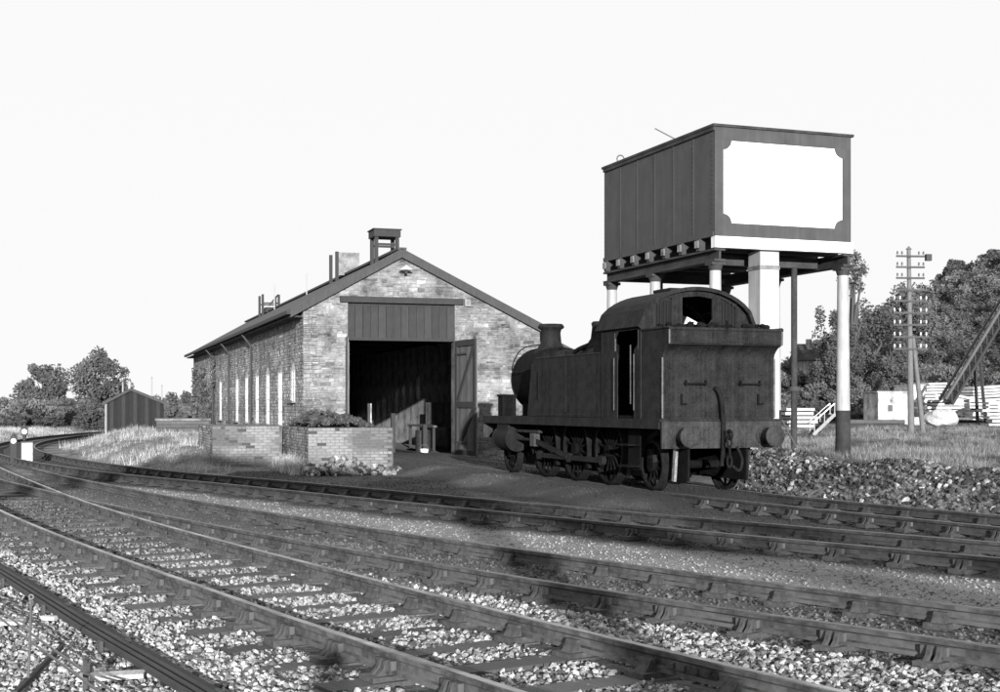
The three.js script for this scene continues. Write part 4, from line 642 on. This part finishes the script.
// ---------------------------------------------------------------- goods yard beyond the field
{
  const at = (px, Z, off = 0) => { const x = (px - 500) / F * Z; return [x, gh(x, Z) + off, -Z]; };
  const pale = mat(0.75, { map: dirt, roughness: 0.8 }), plankMats = [0.45, 0.55, 0.65].map((v) => mat(v, { map: grain }));
  const hut = thing('white_cabin', 'white cabin with one small dark window behind the telegraph pole', 'cabin', at(878, 82, -0.1), 0.1);
  mesh('cabin_wall', [bb(0, 1.9, 0, 2.1, -2.4, 0)], pale, hut); mesh('annexe', [bb(1.903, 3.0, 0, 2.5, -2.2, -0.1)], pale, hut); mesh('roof', [bb(-0.1, 1.85, 2.103, 2.18, -2.5, 0.1), bb(1.86, 3.1, 2.503, 2.58, -2.3, 0.0)], mat(0.6, { map: dirt }), hut);
  const w = mesh('window', [bb(0.58, 0.9, 0.95, 1.35, 0.003, 0.02)], mat(0.05, { roughness: 0.3 }), hut); mesh('window_frame', [bb(0.54, 0.58, 0.91, 1.39, 0.002, 0.03), bb(0.9, 0.94, 0.91, 1.39, 0.002, 0.03), bb(0.58, 0.9, 1.35, 1.39, 0.002, 0.03)], mat(0.6), w);
  // stacks of sawn planks
  const stack = (label, px, Z, wid, rows, h0 = 0, turn = 0.1, slope = 0) => { const t = thing('plank_stack', label, 'plank stack', at(px, Z, h0), turn, 'sawn timber in the yard beyond the field'), r = rng(px); for (let k = 0; k < rows; k++) { const y = 0.12 + k * 0.2; mesh('plank', [bx(wid - rr(0, 0.5, r), 0.14, 1.8, wid / 2 + rr(-0.2, 0.2, r), y, -0.9, 0, 0, slope)], plankMats[Math.floor(r() * 3)], t); if (k) mesh('bearer', [bx(0.1, 0.06, 1.8, wid * 0.2, y - 0.1, -0.88, 0, 0, slope), bx(0.1, 0.06, 1.8, wid * 0.8, y - 0.1, -0.88, 0, 0, slope)], timber, t).userData.kind = 'stuff'; } };
  stack('wide pale plank stack behind the twin telegraph pole', 906, 88, 2.4, 10, 0.1);
  stack('long low plank stack under the sloping conveyor', 925, 80, 4.6, 4, 0.75);
  stack('pale plank stack cut by the picture edge, nearest the field', 985, 76, 3.2, 7, 0, -0.15);
  stack('short plank stack left of the iron column', 785, 66, 1.7, 5, 0.3);
  // covered heap and boulders
  const lump = (name, label, cat, px, py, Z, rx, ry, tone, seed) => { const g = new THREE.IcosahedronGeometry(1, 3), q = g.attributes.position; for (let i = 0; i < q.count; i++) { const x = q.getX(i), y = q.getY(i), z = q.getZ(i), s = 0.8 + 0.4 * fbm(x * 1.6 + seed, y * 1.6 + z * 1.3, 3); q.setXYZ(i, x * s * rx, Math.max(y, -0.6) * s * ry, z * s * rx); } g.computeVertexNormals(); const p = P3(px, py, Z); const o = mesh(name, boxUV(g), mat(tone * 0.6, { map: streak, bumpMap: streak, bumpScale: 0.06 }), scene); o.position.copy(p); tag(o, label, cat); return o; };
  stack('tall pale plank stack behind the conveyor at the picture edge', 972, 88, 3.6, 11, 0.3, 0.25, 0.06);
  stack('sloping plank stack spilled beside the conveyor foot', 956, 84, 2.2, 7, 0.3, -0.3, -0.22);
  lump('sheeted_load', 'pale sheeted heap low in front of the plank stacks', 'sheeted load', 941, 419, 72, 0.9, 0.55, 0.78, 7);
  stack('plank stack with uneven top right of the twin telegraph pole', 924, 92, 1.9, 12, 0.3, 0.3, 0.03);
  // log pile, dark
  const lp = thing('log_pile', 'dark low pile of logs in front of the white cabin', 'log pile', at(845, 74, 0), 0.08); { const r = rng(55); for (let k = 0; k < 9; k++) mesh('log', [rod(V(rr(-0.1, 0.2, r), 0.14 + (k % 2) * 0.24, -k * 0.12), V(3.3 + rr(-0.3, 0.2, r), 0.14 + (k % 2) * 0.24, -k * 0.12), 0.14, 0.12, 9)], [timber, mat(0.08, { map: grain }), mat(0.12, { map: grain })][k % 3], lp); }
  // sloping conveyor
  { const a = P3(949, 404, 78), e = P3(1040, 255, 80), c = thing('conveyor', 'dark sloping timber conveyor rising out of the picture above the plank stacks', 'conveyor', [a.x, gh(a.x, 78), a.z]); const A = V(0, a.y - c.position.y, 0), E = e.clone().sub(c.position), D = E.clone().sub(A), n = 16, up = V(-0.62, 0.42, 0).multiplyScalar(0.42);
    for (const z of [0.5, -0.5]) for (const k of [0, 1]) mesh('chord', [beam(A.clone().addScaledVector(up, k * 1.5).add(V(0, 0, z)), E.clone().addScaledVector(up, k * 1.5).add(V(0, 0, z)), 0.14, 0.14)], k ? mat(0.1, { map: grain }) : timber, c);
    for (let i = 0; i < n; i++) { const p = A.clone().addScaledVector(D, i / n), q = A.clone().addScaledVector(D, (i + 1) / n).addScaledVector(up, 1.5); mesh('brace', [beam(p.clone().add(V(0, 0, 0.5)), q.clone().add(V(0, 0, 0.5)), 0.08, 0.08)], timber, c); mesh('tread', [beam(p.clone().add(V(0, 0, 0.45)), p.clone().add(V(0, 0, -0.45)), 0.25, 0.1)], timber, c); }
    mesh('belt_bed', [beam(A.clone().addScaledVector(up, 0.4), E.clone().addScaledVector(up, 0.4), 0.9, 0.08)], mat(0.05, { map: grain }), c);
    for (const f of [0.3, 0.7]) { const p = A.clone().addScaledVector(D, f); mesh('trestle_leg', [beam(p.clone().add(V(0, 0, 0.4)), V(p.x + 0.3, -0.2, p.z + 0.7), 0.14, 0.14)], timber, c); mesh('trestle_leg', [beam(p.clone().add(V(0, 0, -0.4)), V(p.x + 0.3, -0.2, p.z - 0.7), 0.14, 0.14)], timber, c); } }
  // flight of steps with white rails
  { const Z = 60, a = P3(813, 421, Z), s = thing('timber_steps', 'short flight of steps with white handrails beyond the tower', 'steps', [a.x, gh(a.x, Z), -Z]); for (let k = 0; k < 6; k++) mesh('tread', [bx(0.26, 0.05, 0.8, 0.1 + k * 0.16, 0.14 + k * 0.17, -0.4)], timberGrey, s);
    for (const z of [0.02, -0.82]) { mesh('handrail', [beam(V(-0.05, 0.62, z), V(0.95, 1.5, z), 0.04, 0.05)], whitePaint, s); mesh('stringer', [beam(V(0, 0.1, z), V(1.0, 1.05, z), 0.05, 0.14)], mat(0.3, { map: grain }), s); for (const f of [0.05, 0.5, 0.95]) mesh('baluster', [bx(0.035, 0.6, 0.035, f, 0.35 + f * 0.9, z)], mat(0.3), s); } }
  // house on the hill
  { const Z = 150, p = P3(808, 360, Z), h = thing('house', 'distant house with dark slate roof and pale chimney on the slope', 'house', [p.x, p.y - 2.2, -Z], 0.15); mesh('wall', [bb(0, 4.6, -2, 2.3, -5, 0)], mat(0.45, { map: dirt }), h); mesh('roof', [prism([[-0.35, 2.2], [2.4, 4.1], [5.3, 2.2]], 5.4).rotateY(Math.PI / 2).translate(-0.4, 0, 0)], mat(0.05, { map: dirt }), h);
    mesh('chimney', [bb(0.5, 1.0, 2.5, 4.6, -2, -1.4)], mat(0.6, { map: dirt }), h); for (const x of [0.9, 2.9]) mesh('window', [bb(x, x + 0.8, 0.7, 1.7, 0.002, 0.03)], mat(0.05), h); }
}

// ---------------------------------------------------------------- trees and bushes
function crownGeo(seed, clumps, leaves, size, sx = 1, sy = 1) {   // sx, sy: the crown's half width and half height in metres
  const r = rng(seed), pos = [], col = [], C = [];
  const dir = () => { const z = rr(-1, 1, r), a = r() * 6.2832, s = Math.sqrt(1 - z * z); return V(s * Math.cos(a), z, s * Math.sin(a)); };
  for (let i = 0; i < clumps; i++) { const p = dir().multiplyScalar(0.35 + 0.55 * Math.sqrt(r())); p.y = p.y * (p.y < 0 ? 0.8 : 1); C.push([p, rr(0.16, 0.34, r), rr(0.75, 1.25, r)]); }
  const a = V(0, 0, 0), b = V(0, 0, 0);
  for (let i = 0; i < leaves; i++) {
    const [c, cr, t] = C[Math.floor(r() * clumps)], p = dir().multiplyScalar(cr * Math.pow(r(), 0.4)).add(c).multiply(V(sx, sy, sx)), s = size * rr(0.6, 1.5, r);
    a.copy(dir()); b.copy(dir()).cross(a).normalize(); const A = a.clone().multiplyScalar(s), B = b.clone().multiplyScalar(s * 0.6);
    const q = [p.clone().sub(A), p.clone().add(B), p.clone().add(A), p.clone().sub(B)];
    for (const k of [0, 1, 2, 0, 2, 3]) { pos.push(q[k].x, q[k].y, q[k].z); col.push(...Array(3).fill(t * rr(0.85, 1.15, r))); }
  }
  const g = new THREE.BufferGeometry(); g.setAttribute('position', new THREE.Float32BufferAttribute(pos, 3)); g.computeVertexNormals(); boxUV(g); g.setAttribute('color', new THREE.Float32BufferAttribute(col, 3)); return g;
}

const leafMats = [0.1, 0.13, 0.17, 0.21].map((v) => new THREE.MeshPhysicalMaterial({ color: G(v), vertexColors: true, roughness: 1, transmission: 0.4, specularIntensity: 0.2, side: THREE.DoubleSide }));
const bark = mat(0.07, { map: grain });
function tree(label, px, top, Z, wpx, o = {}) {
  const x = (px - 500) / F * Z, y = gh(x, Z) - 0.1, H = P3(px, top, Z).y - y, rx = wpx / F * Z / 2, r = rng(Math.round(px * 7 + top)), bush = o.bush;
  const t = thing(bush ? 'bush' : 'tree', label, bush ? 'bush' : 'tree', [x, y, -Z], r() * 6, o.group);
  const l = [], f = bush ? 0.25 : o.sparse ? 0.8 : 0.55; l.push(rod(V(0, 0, 0), V(rr(-0.05, 0.05, r) * H, f * H, 0), 0.028 * H, 0.016 * H, 8));
  for (let k = 0; k < (bush ? 4 : 7); k++) { const a = r() * 6.28, h0 = (bush ? 0.05 : 0.25) * H + r() * 0.25 * H; l.push(rod(V(0, h0, 0), V(Math.cos(a) * rx * 0.6, h0 + H * rr(0.2, 0.4, r), Math.sin(a) * rx * 0.6), 0.014 * H, 0.005 * H, 5)); }
  mesh('trunk', l, bark, t);
    let ry = (bush ? 0.52 : o.low ? 0.5 : 0.43) * H; if (o.sparse) ry = 0.17 * H; const c = mesh('crown', crownGeo(Math.round(px * 3 + top), o.sparse ? 30 : bush ? 30 : 46, o.sparse ? 1300 : bush ? 5200 : 7600, 0.00105 * Z, rx, ry), leafMats[o.tone ?? 1], t); c.position.y = H - ry * 0.95; c.rotation.y = r() * 6;
  return t;
}
{
  const gl = 'trees beyond the tracks at left', gr = 'trees and scrub on the hillside';
  tree('rounded tree beyond the ground signal, left of the taller one', 42, 364, 140, 58, { group: gl, low: 1 });
  tree('tallest left tree rising behind the wooden hut', 97, 350, 138, 66, { group: gl, low: 1 });
  tree('low leafy bush between the two left trees', 66, 396, 92, 62, { bush: 1, group: gl });
  tree('broad bush in front of the rounded left tree', 38, 399, 88, 76, { bush: 1, group: gl, tone: 2 });
  tree('pale hazy bush at the left picture edge', 4, 398, 90, 52, { bush: 1, group: gl, tone: 3 });
  tree('dark bush close behind the hut wall', 100, 402, 88, 50, { bush: 1, group: gl, tone: 0 });
  tree('dense hedge bush between hut and engine shed', 178, 393, 92, 40, { bush: 1, group: gl, tone: 1 });
  tree('smaller hedge bush touching the end of the shed', 196, 400, 90, 30, { bush: 1, group: gl, tone: 1 });
  tree('low hedge bush directly behind the hut roof', 158, 399, 94, 34, { bush: 1, group: gl, tone: 0 });
  tree('thin feathery treetop above the others beside the iron column', 851, 249, 104, 34, { sparse: 1, group: gr, tone: 1 });
  tree('dark dense tree behind the front iron column', 836, 300, 100, 60, { group: gr, tone: 0, low: 1 });
  tree('broad dark tree between iron column and telegraph pole', 874, 302, 108, 84, { group: gr, tone: 0, low: 1 });
  tree('bushy tree low behind the thin outlet pipe', 800, 372, 118, 44, { group: gr, tone: 1, low: 1 });
  tree('tree behind the upper arms of the telegraph pole', 906, 288, 128, 62, { group: gr, tone: 1, low: 1 });
  tree('lone clumped tree on the skyline right of the pole', 956, 262, 172, 36, { group: gr, tone: 0, low: 1 });
  tree('small skyline tree beside the lone clumped one', 978, 284, 176, 34, { group: gr, tone: 1, low: 1 });
  tree('large skyline tree cut by the right picture edge', 1002, 248, 178, 46, { group: gr, tone: 0, low: 1 });
  tree('tall hillside tree just outside the right picture edge', 1034, 238, 174, 60, { group: gr, tone: 1, low: 1 });
  tree('low bush at the foot of the slope by the white steps', 822, 384, 96, 50, { bush: 1, group: gr, tone: 1 });
  tree('low dark bush at the foot of the slope behind the cabin', 868, 372, 95, 60, { bush: 1, group: gr, tone: 1 });
  tree('broad bush above the white cabin', 902, 356, 103, 66, { bush: 1, group: gr, tone: 0 });
  tree('spreading bush behind the strut of the telegraph pole', 936, 362, 106, 60, { bush: 1, group: gr, tone: 2 });
  tree('pale bush under the conveyor', 964, 366, 100, 54, { bush: 1, group: gr, tone: 2 });
  tree('bush on the slope right of the conveyor foot', 994, 372, 98, 50, { bush: 1, group: gr, tone: 1 });
  tree('far low tree seen through the tower legs', 792, 378, 150, 40, { group: gr, tone: 1, low: 1 });
  // rough scrub over the slope, beyond counting
  const r = rng(300), L = [[], []];
  for (let i = 0; i < 1500; i++) { const Z = rr(92, 235, r), k = rr(0.185, 0.44, r), x = k * Z, s = rr(0.9, 2.2, r) * (0.6 + Z / 260); if (k > 0.215 && k < 0.262 && Z > 115 && Z < 158) continue; L[i % 2].push({ x, y: gh(x, Z) + s * 0.35, z: -Z, ry: r() * 6, v: V(s * rr(0.9, 1.5, r), s * rr(0.6, 1.1, r), s * rr(0.9, 1.4, r)), t: rr(0.07, 0.21, r) * (0.3 + 1.4 * fbm(x * 0.06, Z * 0.06, 2)) }); }
  const sm = new THREE.MeshPhysicalMaterial({ vertexColors: true, roughness: 1, transmission: 0.4, specularIntensity: 0.2, side: THREE.DoubleSide }), sg = [crownGeo(260, 22, 1000, 0.06), crownGeo(261, 22, 1000, 0.06)];
  scatter('hillside_scrub', 'thick scrub covering the wooded hillside at right', 'scrub', L.flat(), sg[0], sm);
  const B = []; for (let i = 0; i < 420; i++) { const Z = rr(84, 200, r), k = rr(-0.5, -0.2, r), x = k * Z, s = rr(0.7, 1.9, r); if (Z < 112 && k > -0.285) continue; B.push({ x, y: gh(x, Z) + s * 0.3, z: -Z, ry: r() * 6, v: V(s * 1.4, s * rr(0.6, 1.1, r), s * 1.2), t: rr(0.06, 0.13, r) }); }
  scatter('far_undergrowth', 'low undergrowth along the line behind the left trees', 'undergrowth', B, sg[0], sm);
  // ivy on the far part of the shed's side wall
  const I = []; for (let i = 0; i < 2600; i++) { const u = rr(27.5, 40.5, r), v = 5 * Math.pow(r(), 1.3); if (fbm(u * 0.5, v * 0.6 + 3, 3) < 0.36 + v * 0.05 - (u > 33 ? 0.12 : 0)) continue; const p = sp(-0.06 - 0.1 * r(), v, -u); I.push({ x: p.x, y: p.y, z: p.z, rx: r() * 6, ry: r() * 6, rz: r() * 6, s: rr(0.06, 0.16, r), t: rr(0.03, 0.11, r) }); }
  const lg = new THREE.BufferGeometry(); lg.setAttribute('position', new THREE.Float32BufferAttribute([-1, 0, 0, 0, -0.8, 0.1, 1, 0, 0, -1, 0, 0, 1, 0, 0, 0, 0.8, 0.1], 3)); lg.computeVertexNormals(); boxUV(lg);
  scatter('ivy', 'ivy climbing the far end of the shed side wall', 'ivy', I, lg, mat(1, { side: THREE.DoubleSide }));
}
// ---------------------------------------------------------------- grass
{
  const r = rng(400), blade = (n, seed) => { const q = rng(seed), pos = []; for (let i = 0; i < n; i++) { const a = q() * 6.28, x = rr(-0.5, 0.5, q), z = rr(-0.5, 0.5, q), h = Math.pow(q(), 1.5) * 0.8 + 0.2, l = rr(0.1, 1.3, q), w = 0.022; const dx = Math.cos(a), dz = Math.sin(a); pos.push(x - dz * w, 0, z + dx * w, x + dz * w, 0, z - dx * w, x + dx * l * h, h, z + dz * l * h); } const g = new THREE.BufferGeometry(); g.setAttribute('position', new THREE.Float32BufferAttribute(pos, 3)); g.computeVertexNormals(); return boxUV(g); };
  const gm = mat(1, { side: THREE.DoubleSide, roughness: 1 }), tuft = blade(22, 401);
  const F1 = [];
  for (let i = 0; i < 26000; i++) { const d = 27 + 55 * Math.pow(r(), 1.5), k = rr(0.19, 0.42, r), x = k * d; const o = -distTo(cD, x, d)[1]; if (o < 2.9 || (d < 33 && bankH(x, d) > 0.5 && r() < 0.6)) continue; const n = fbm(x * 0.5 + 9, d * 0.35, 3), n2 = fbm(x * 1.3 + 50, d * 0.9, 3), s = (0.06 + 0.26 * Math.pow(r(), 2.5)) * (0.4 + 1.2 * n); if (n2 < 0.33) continue; F1.push({ x, y: gh(x, d) - 0.02, z: -d, ry: r() * 6, v: V(s * 1.2, s, s * 1.2), t: mix(0.04, 0.24, ss(0.4, 0.58, n * 0.5 + n2 * 0.5)) * rr(0.3, 1.3, r) }); }
  scatter('field_grass', 'rough dry grass in the field around the tower and pole', 'grass', F1, tuft, gm);
  const F2 = [];
  for (let i = 0; i < 26000; i++) { const d = rr(36, 92, r), x = d > 72 ? -rr(0.28, 0.38, r) * d : rr(-27, -5.2, r), c = distTo(cC, x, d)[1]; if (c > -1.9 && c < 1.9) continue; const p = V(x, 0, -d).sub(shed.position).applyAxisAngle(V(0, 1, 0), -shedYaw); if (p.x > -0.2 || (c > 0 && x > -11)) continue; if (x > -8.3 && d < 43) continue; const n = fbm(x * 0.5, d * 0.4, 3), n2 = fbm(x * 1.9 + 30, d * 1.4, 3); if (n2 < 0.36) continue; const s = (0.08 + 0.34 * Math.pow(r(), 2)) * (0.4 + n * 1.1); F2.push({ x, y: gh(x, d) - 0.02, z: -d, ry: r() * 6, v: V(s, s * 0.9, s), t: mix(0.13, 0.46, ss(0.4, 0.58, n * 0.5 + n2 * 0.5)) * rr(0.4, 1.25, r) }); }
  scatter('bank_grass', 'pale dry grass on the bank between the hut and brick walls', 'grass', F2, tuft, gm);
  const F3 = []; const loc = (x, z) => { const c = Math.cos(shedYaw), s = Math.sin(shedYaw); return [-4.93 + x * c + z * s, 34.7 + x * s - z * c]; };
  for (let i = 0; i < 150; i++) { const [x, d] = loc(-rr(0.04, 0.4, r), rr(-3.0, 0.15, r)), s = rr(0.25, 0.6, r); F3.push({ x, y: gh(x, d), z: -d, ry: r() * 6, v: V(s * 0.7, s, s * 0.7), t: 0.42 * rr(0.5, 1.3, r) }); }
  for (let i = 0; i < 60; i++) { const [x, d] = loc(-rr(1.9, 3.6, r), rr(-2.0, -1.7, r)), s = rr(0.15, 0.35, r); F3.push({ x, y: gh(x, d), z: -d, ry: r() * 6, v: V(s, s, s), t: 0.35 * rr(0.5, 1.3, r) }); }
  scatter('wall_grass', 'tall pale grass against the flank of the square brick wall', 'grass', F3, tuft, gm);
  // rubble bank beside the loco's track
  const K = [[], []];
  for (let i = 0; i < 42000; i++) { const d = rr(15, 33, r), x = rr(0.17, 0.42, r) * d, o = -distTo(cD, x, d)[1]; if (o < 1.05 || o > 4.8 || x < 4.0 || r() < ss(3, 4.8, o) * 0.8) continue; const n = fbm(x * 1.1, d * 1.1, 3), s = Math.pow(r(), 3) * 0.055 + 0.011; K[i % 2].push({ x, y: gh(x, d) + s * 0.35, z: -d, rx: r() * 6, ry: r() * 6, rz: r() * 6, v: V(s * rr(0.8, 1.5, r), s, s * rr(0.8, 1.4, r)), t: (r() < 0.06 ? 0.55 : mix(0.03, 0.4, r() * r())) * mix(0.7, 1.4, ss(0.3, 0.65, n)) }); }
  scatter('clinker_bank', 'bank of ash clinker and broken brick beside the engine track', 'clinker bank', K.flat(), stoneGeo(410, 0.75), stoneMat);
}
// ---------------------------------------------------------------- foreground at left: point rodding, wires, boards
{
  const g2 = (px, py, lift = 0.2) => { const Z = F * (EYE + lift) / (py - HORIZON); return [(px - 500) / F * Z, Z]; };
  const pts = [g2(-60, 541), g2(0, 575), g2(50, 607), g2(100, 639), g2(150, 669), g2(190, 693), g2(260, 735)].reverse(), p = path(pts, 0.4);
  const rodMat = mat(0.05, { map: dirt, roughness: 0.8 });
  const t = thing('point_rodding', 'dark parallel point rods on roller stools beside the main track', 'point rodding');
  [0, 0.06, 0.12].forEach((o) => mesh('rod', sweep([[-0.016, -0.016], [-0.016, 0.016], [0.016, 0.016], [0.016, -0.016]], shift(p, o), -0.125), rodMat, t));
  for (let i = 2; i < p.length; i += 5) { const q = p[i], s = mesh('roller_stool', [bx(0.26, 0.03, 0.1, 0, -0.2, 0), bx(0.025, 0.1, 0.08, -0.1, -0.15, 0), bx(0.025, 0.1, 0.08, 0.1, -0.15, 0), rod(V(-0.1, -0.16, 0), V(0.1, -0.16, 0), 0.018)], iron, t); s.position.set(q.x + q.nx * 0.06, 0, -(q.d + q.nd * 0.06)); s.rotation.y = Math.atan2(q.td, q.tx) + Math.PI / 2; }
  mesh('edge_timber', sweep([[-0.045, -0.06], [-0.045, 0.03], [0.045, 0.03], [0.045, -0.06]], shift(p, -0.09), -0.185), sleeperMats[0], t);
  const p2 = shift(p, 0.55), w = thing('signal_wire_run', 'thin signal wires on short iron stakes beyond the rodding', 'signal wires');
  [0, 0.07].forEach((o) => mesh('wire', sweep([[-0.006, -0.006], [-0.006, 0.006], [0.006, 0.006], [0.006, -0.006]], shift(p2, o), -0.08), mat(0.15, { metalness: 0.5, roughness: 0.5 }), w));
  for (let i = 4; i < p2.length; i += 8) { const q = p2[i]; const s = mesh('wire_stake', [bx(0.03, 0.24, 0.03, 0, -0.12, 0), new THREE.CylinderGeometry(0.035, 0.035, 0.02, 10).rotateZ(Math.PI / 2).translate(0.025, -0.05, 0)], iron, w); s.position.set(q.x, 0, -q.d); }
  const board = (label, px, py, L, W, turn, v) => { const [x, d] = g2(px, py), o = mesh('loose_board', [bx(L, 0.03, W, 0, 0, 0)], mat(v, { map: grain, bumpMap: grain, bumpScale: 0.004 }), scene); o.position.set(x, gh(x, d) + 0.05, -d); o.rotation.set(0.04, turn, 0.03); tag(o, label, 'board'); };
  board('pale flat board lying on the ballast by the rodding', 112, 682, 0.42, 0.13, 0.12, 0.5);
  board('short pale board at the left picture edge', 8, 628, 0.26, 0.12, 0.1, 0.6);
  board('small pale chip of board near the rodding', 50, 624, 0.12, 0.06, -0.3, 0.6);
  { const [x, d] = g2(20, 692), s = thing('iron_stake', 'thin upright iron stake at the lower left picture corner', 'stake', [x, -0.22, -d - 0.15]); mesh('stake_rod', [rod(V(0, 0, 0), V(0.02, 0.58, 0), 0.009)], mat(0.16, { map: dirt }), s); mesh('stake_eye', [new THREE.TorusGeometry(0.014, 0.005, 6, 12).translate(0.02, 0.595, 0)], mat(0.16), s); }
  { const a = g2(15, 700), b = g2(62, 655), o = mesh('loose_rod', [beam(V(a[0], -0.16, -a[1]), V(b[0], -0.14, -b[1]), 0.03, 0.03)], rodMat, scene); tag(o, 'short loose iron rod lying crosswise at lower left', 'rod'); }
  // small pale grit left of the rodding
  const r = rng(500), L = []; for (let i = 0; i < 24000; i++) { const q = p[Math.floor(r() * p.length)], o = rr(0.2, 2.4, r), x = q.x + q.nx * o + rr(-0.2, 0.2, r), d = q.d + q.nd * o + rr(-0.2, 0.2, r); if (d < 6.5) continue; if (fbm(x * 2 + 3, d * 2, 3) < 0.45 && r() < 0.75) continue; const s = Math.pow(r(), 2) * 0.018 + 0.005; L.push({ x, y: gh(x, d) + s * 0.3, z: -d, rx: r() * 6, ry: r() * 6, rz: r() * 6, s, t: 0.42 * rr(0.3, 1.4, r) }); }
  scatter('pale_grit', 'pale grit and small stones left of the point rodding', 'grit', L, stoneGeo(510), stoneMat);
  // grass wisps
  const W = []; for (let i = 0; i < 160; i++) { const q = p[Math.floor(r() * p.length)], o = rr(0.3, 1.6, r), x = q.x + q.nx * o, d = q.d + q.nd * o; const s = rr(0.05, 0.16, r); W.push({ x, y: gh(x, d), z: -d, ry: r() * 6, s, t: rr(0.15, 0.4, r) }); }
}
// ---------------------------------------------------------------- behind the camera: footbridge and photographer, whose shadows cross the tracks
{
  const f = thing('footbridge', 'timber footbridge behind the camera, shading the middle of the yard', 'footbridge', [4.1, -0.2, 15.9]);
  const H = 5.35, wm = mat(0.15, { map: grain }), A = V(0, H, 0), E = V(-8.4, H, -10.1);
  const n = V(E.z, 0, -E.x).normalize().multiplyScalar(0.65), d = E.clone().sub(A).normalize();
  mesh('deck', [beam(A, E, 1.3, 0.12)], wm, f);
  for (const s of [1, -1]) mesh('parapet', [beam(A.clone().addScaledVector(n, s).add(V(0, 0.55, 0)), E.clone().addScaledVector(n, s).add(V(0, 0.55, 0)), 0.05, 0.95)], wm, f);
  mesh('column', [bx(0.5, H - 0.06, 0.5, 0, (H - 0.06) / 2, 0), bx(0.62, 3.3, 0.62, 0, 1.65, 0)], wm, f);
  const stair = (from, dir, len, drop, k) => { const e = from.clone().addScaledVector(dir, len).add(V(0, -drop, 0)), m = V(dir.z, 0, -dir.x).multiplyScalar(0.6); const n2 = Math.round(drop / 0.18);
    for (let i = 0; i < n2; i++) { const q = from.clone().lerp(e, (i + 0.5) / n2); mesh('tread', [beam(q.clone().add(m), q.clone().sub(m), 0.26, 0.04)], wm, f); }
    for (const s of [1, -1]) { mesh('stringer', [beam(from.clone().addScaledVector(m, s), e.clone().addScaledVector(m, s), 0.06, 0.26)], wm, f); mesh('handrail', [beam(from.clone().addScaledVector(m, s).add(V(0, 0.9, 0)), e.clone().addScaledVector(m, s).add(V(0, 0.9, 0)), 0.06, 0.1)], wm, f); for (let i = 0; i <= 6; i++) { const q = from.clone().lerp(e, i / 6).addScaledVector(m, s); mesh('baluster', [bx(0.07, 0.9, 0.07, q.x, q.y + 0.45, q.z)], wm, f); } } };
  stair(A, V(2.97, 0, -2.5).normalize(), 11.9, H, 0);
  stair(E, V(-1, 0, 0.32).normalize(), 7.4, H, 1);
}
{
  const N = 72, mc = new MarchingCubes(N, new THREE.MeshStandardMaterial(), false, false, 60000), S = 1.05;      // cube from -S to S
  const J = { hip: [0, -0.02, 0], chest: [0, 0.42, 0.02], neck: [0, 0.58, 0.01], head: [0, 0.72, -0.01], sl: [-0.2, 0.5, 0.02], sr: [0.2, 0.5, 0.02], el: [-0.33, 0.34, -0.16], er: [0.33, 0.34, -0.16], hl: [-0.09, 0.62, -0.2], hr: [0.09, 0.62, -0.2], ll: [-0.1, -0.06, 0], lr: [0.1, -0.06, 0], kl: [-0.14, -0.48, -0.02], kr: [0.14, -0.48, -0.02], al: [-0.16, -0.9, 0.02], ar: [0.16, -0.9, 0.02], tl: [-0.18, -0.96, -0.15], tr: [0.18, -0.96, -0.15] };
  const bones = [['hip', 'chest', 0.15, 0.18], ['chest', 'neck', 0.12, 0.065], ['neck', 'head', 0.06, 0.105], ['sl', 'sr', 0.075, 0.075], ['sl', 'el', 0.065, 0.05], ['sr', 'er', 0.065, 0.05], ['el', 'hl', 0.05, 0.04], ['er', 'hr', 0.05, 0.04], ['ll', 'kl', 0.095, 0.065], ['lr', 'kr', 0.095, 0.065], ['kl', 'al', 0.065, 0.045], ['kr', 'ar', 0.065, 0.045], ['al', 'tl', 0.05, 0.04], ['ar', 'tr', 0.05, 0.04]].map(([a, b, r0, r1]) => [J[a], J[b], r0, r1]);
  const field = mc.field;
  for (let k = 0; k < N; k++) for (let j = 0; j < N; j++) for (let i = 0; i < N; i++) {
    const x = (i / N * 2 - 1) * S, y = (j / N * 2 - 1) * S, z = (k / N * 2 - 1) * S; let s = 0;
    for (const [a, b, r0, r1] of bones) { const bx0 = b[0] - a[0], by0 = b[1] - a[1], bz0 = b[2] - a[2], t = clamp(((x - a[0]) * bx0 + (y - a[1]) * by0 + (z - a[2]) * bz0) / (bx0 * bx0 + by0 * by0 + bz0 * bz0)); const dd = Math.hypot(x - a[0] - bx0 * t, y - a[1] - by0 * t, z - a[2] - bz0 * t) - mix(r0, r1, t); s += Math.exp(-dd * 40); }
    field[i + j * N + k * N * N] = Math.log(s) / 40;
  }
  mc.isolation = 0; mc.update();
  const g = new THREE.BufferGeometry(); g.setAttribute('position', new THREE.BufferAttribute(mc.positionArray.slice(0, mc.count * 3), 3)); g.computeVertexNormals(); g.scale(S, S, S);
  const o = mesh('person', boxUV(g), mat(0.06, { roughness: 0.95 })); o.position.set(0.45, 0.81, 4.0); tag(o, 'person in dark coat standing behind the viewpoint with raised hands', 'person');
  const hat = mesh('hat', [new THREE.CylinderGeometry(0.1, 0.115, 0.09, 20).translate(0, 0.81, 0), new THREE.CylinderGeometry(0.15, 0.15, 0.015, 20).translate(0, 0.77, 0)], mat(0.05), o);
}
renderer.render(scene, camera);
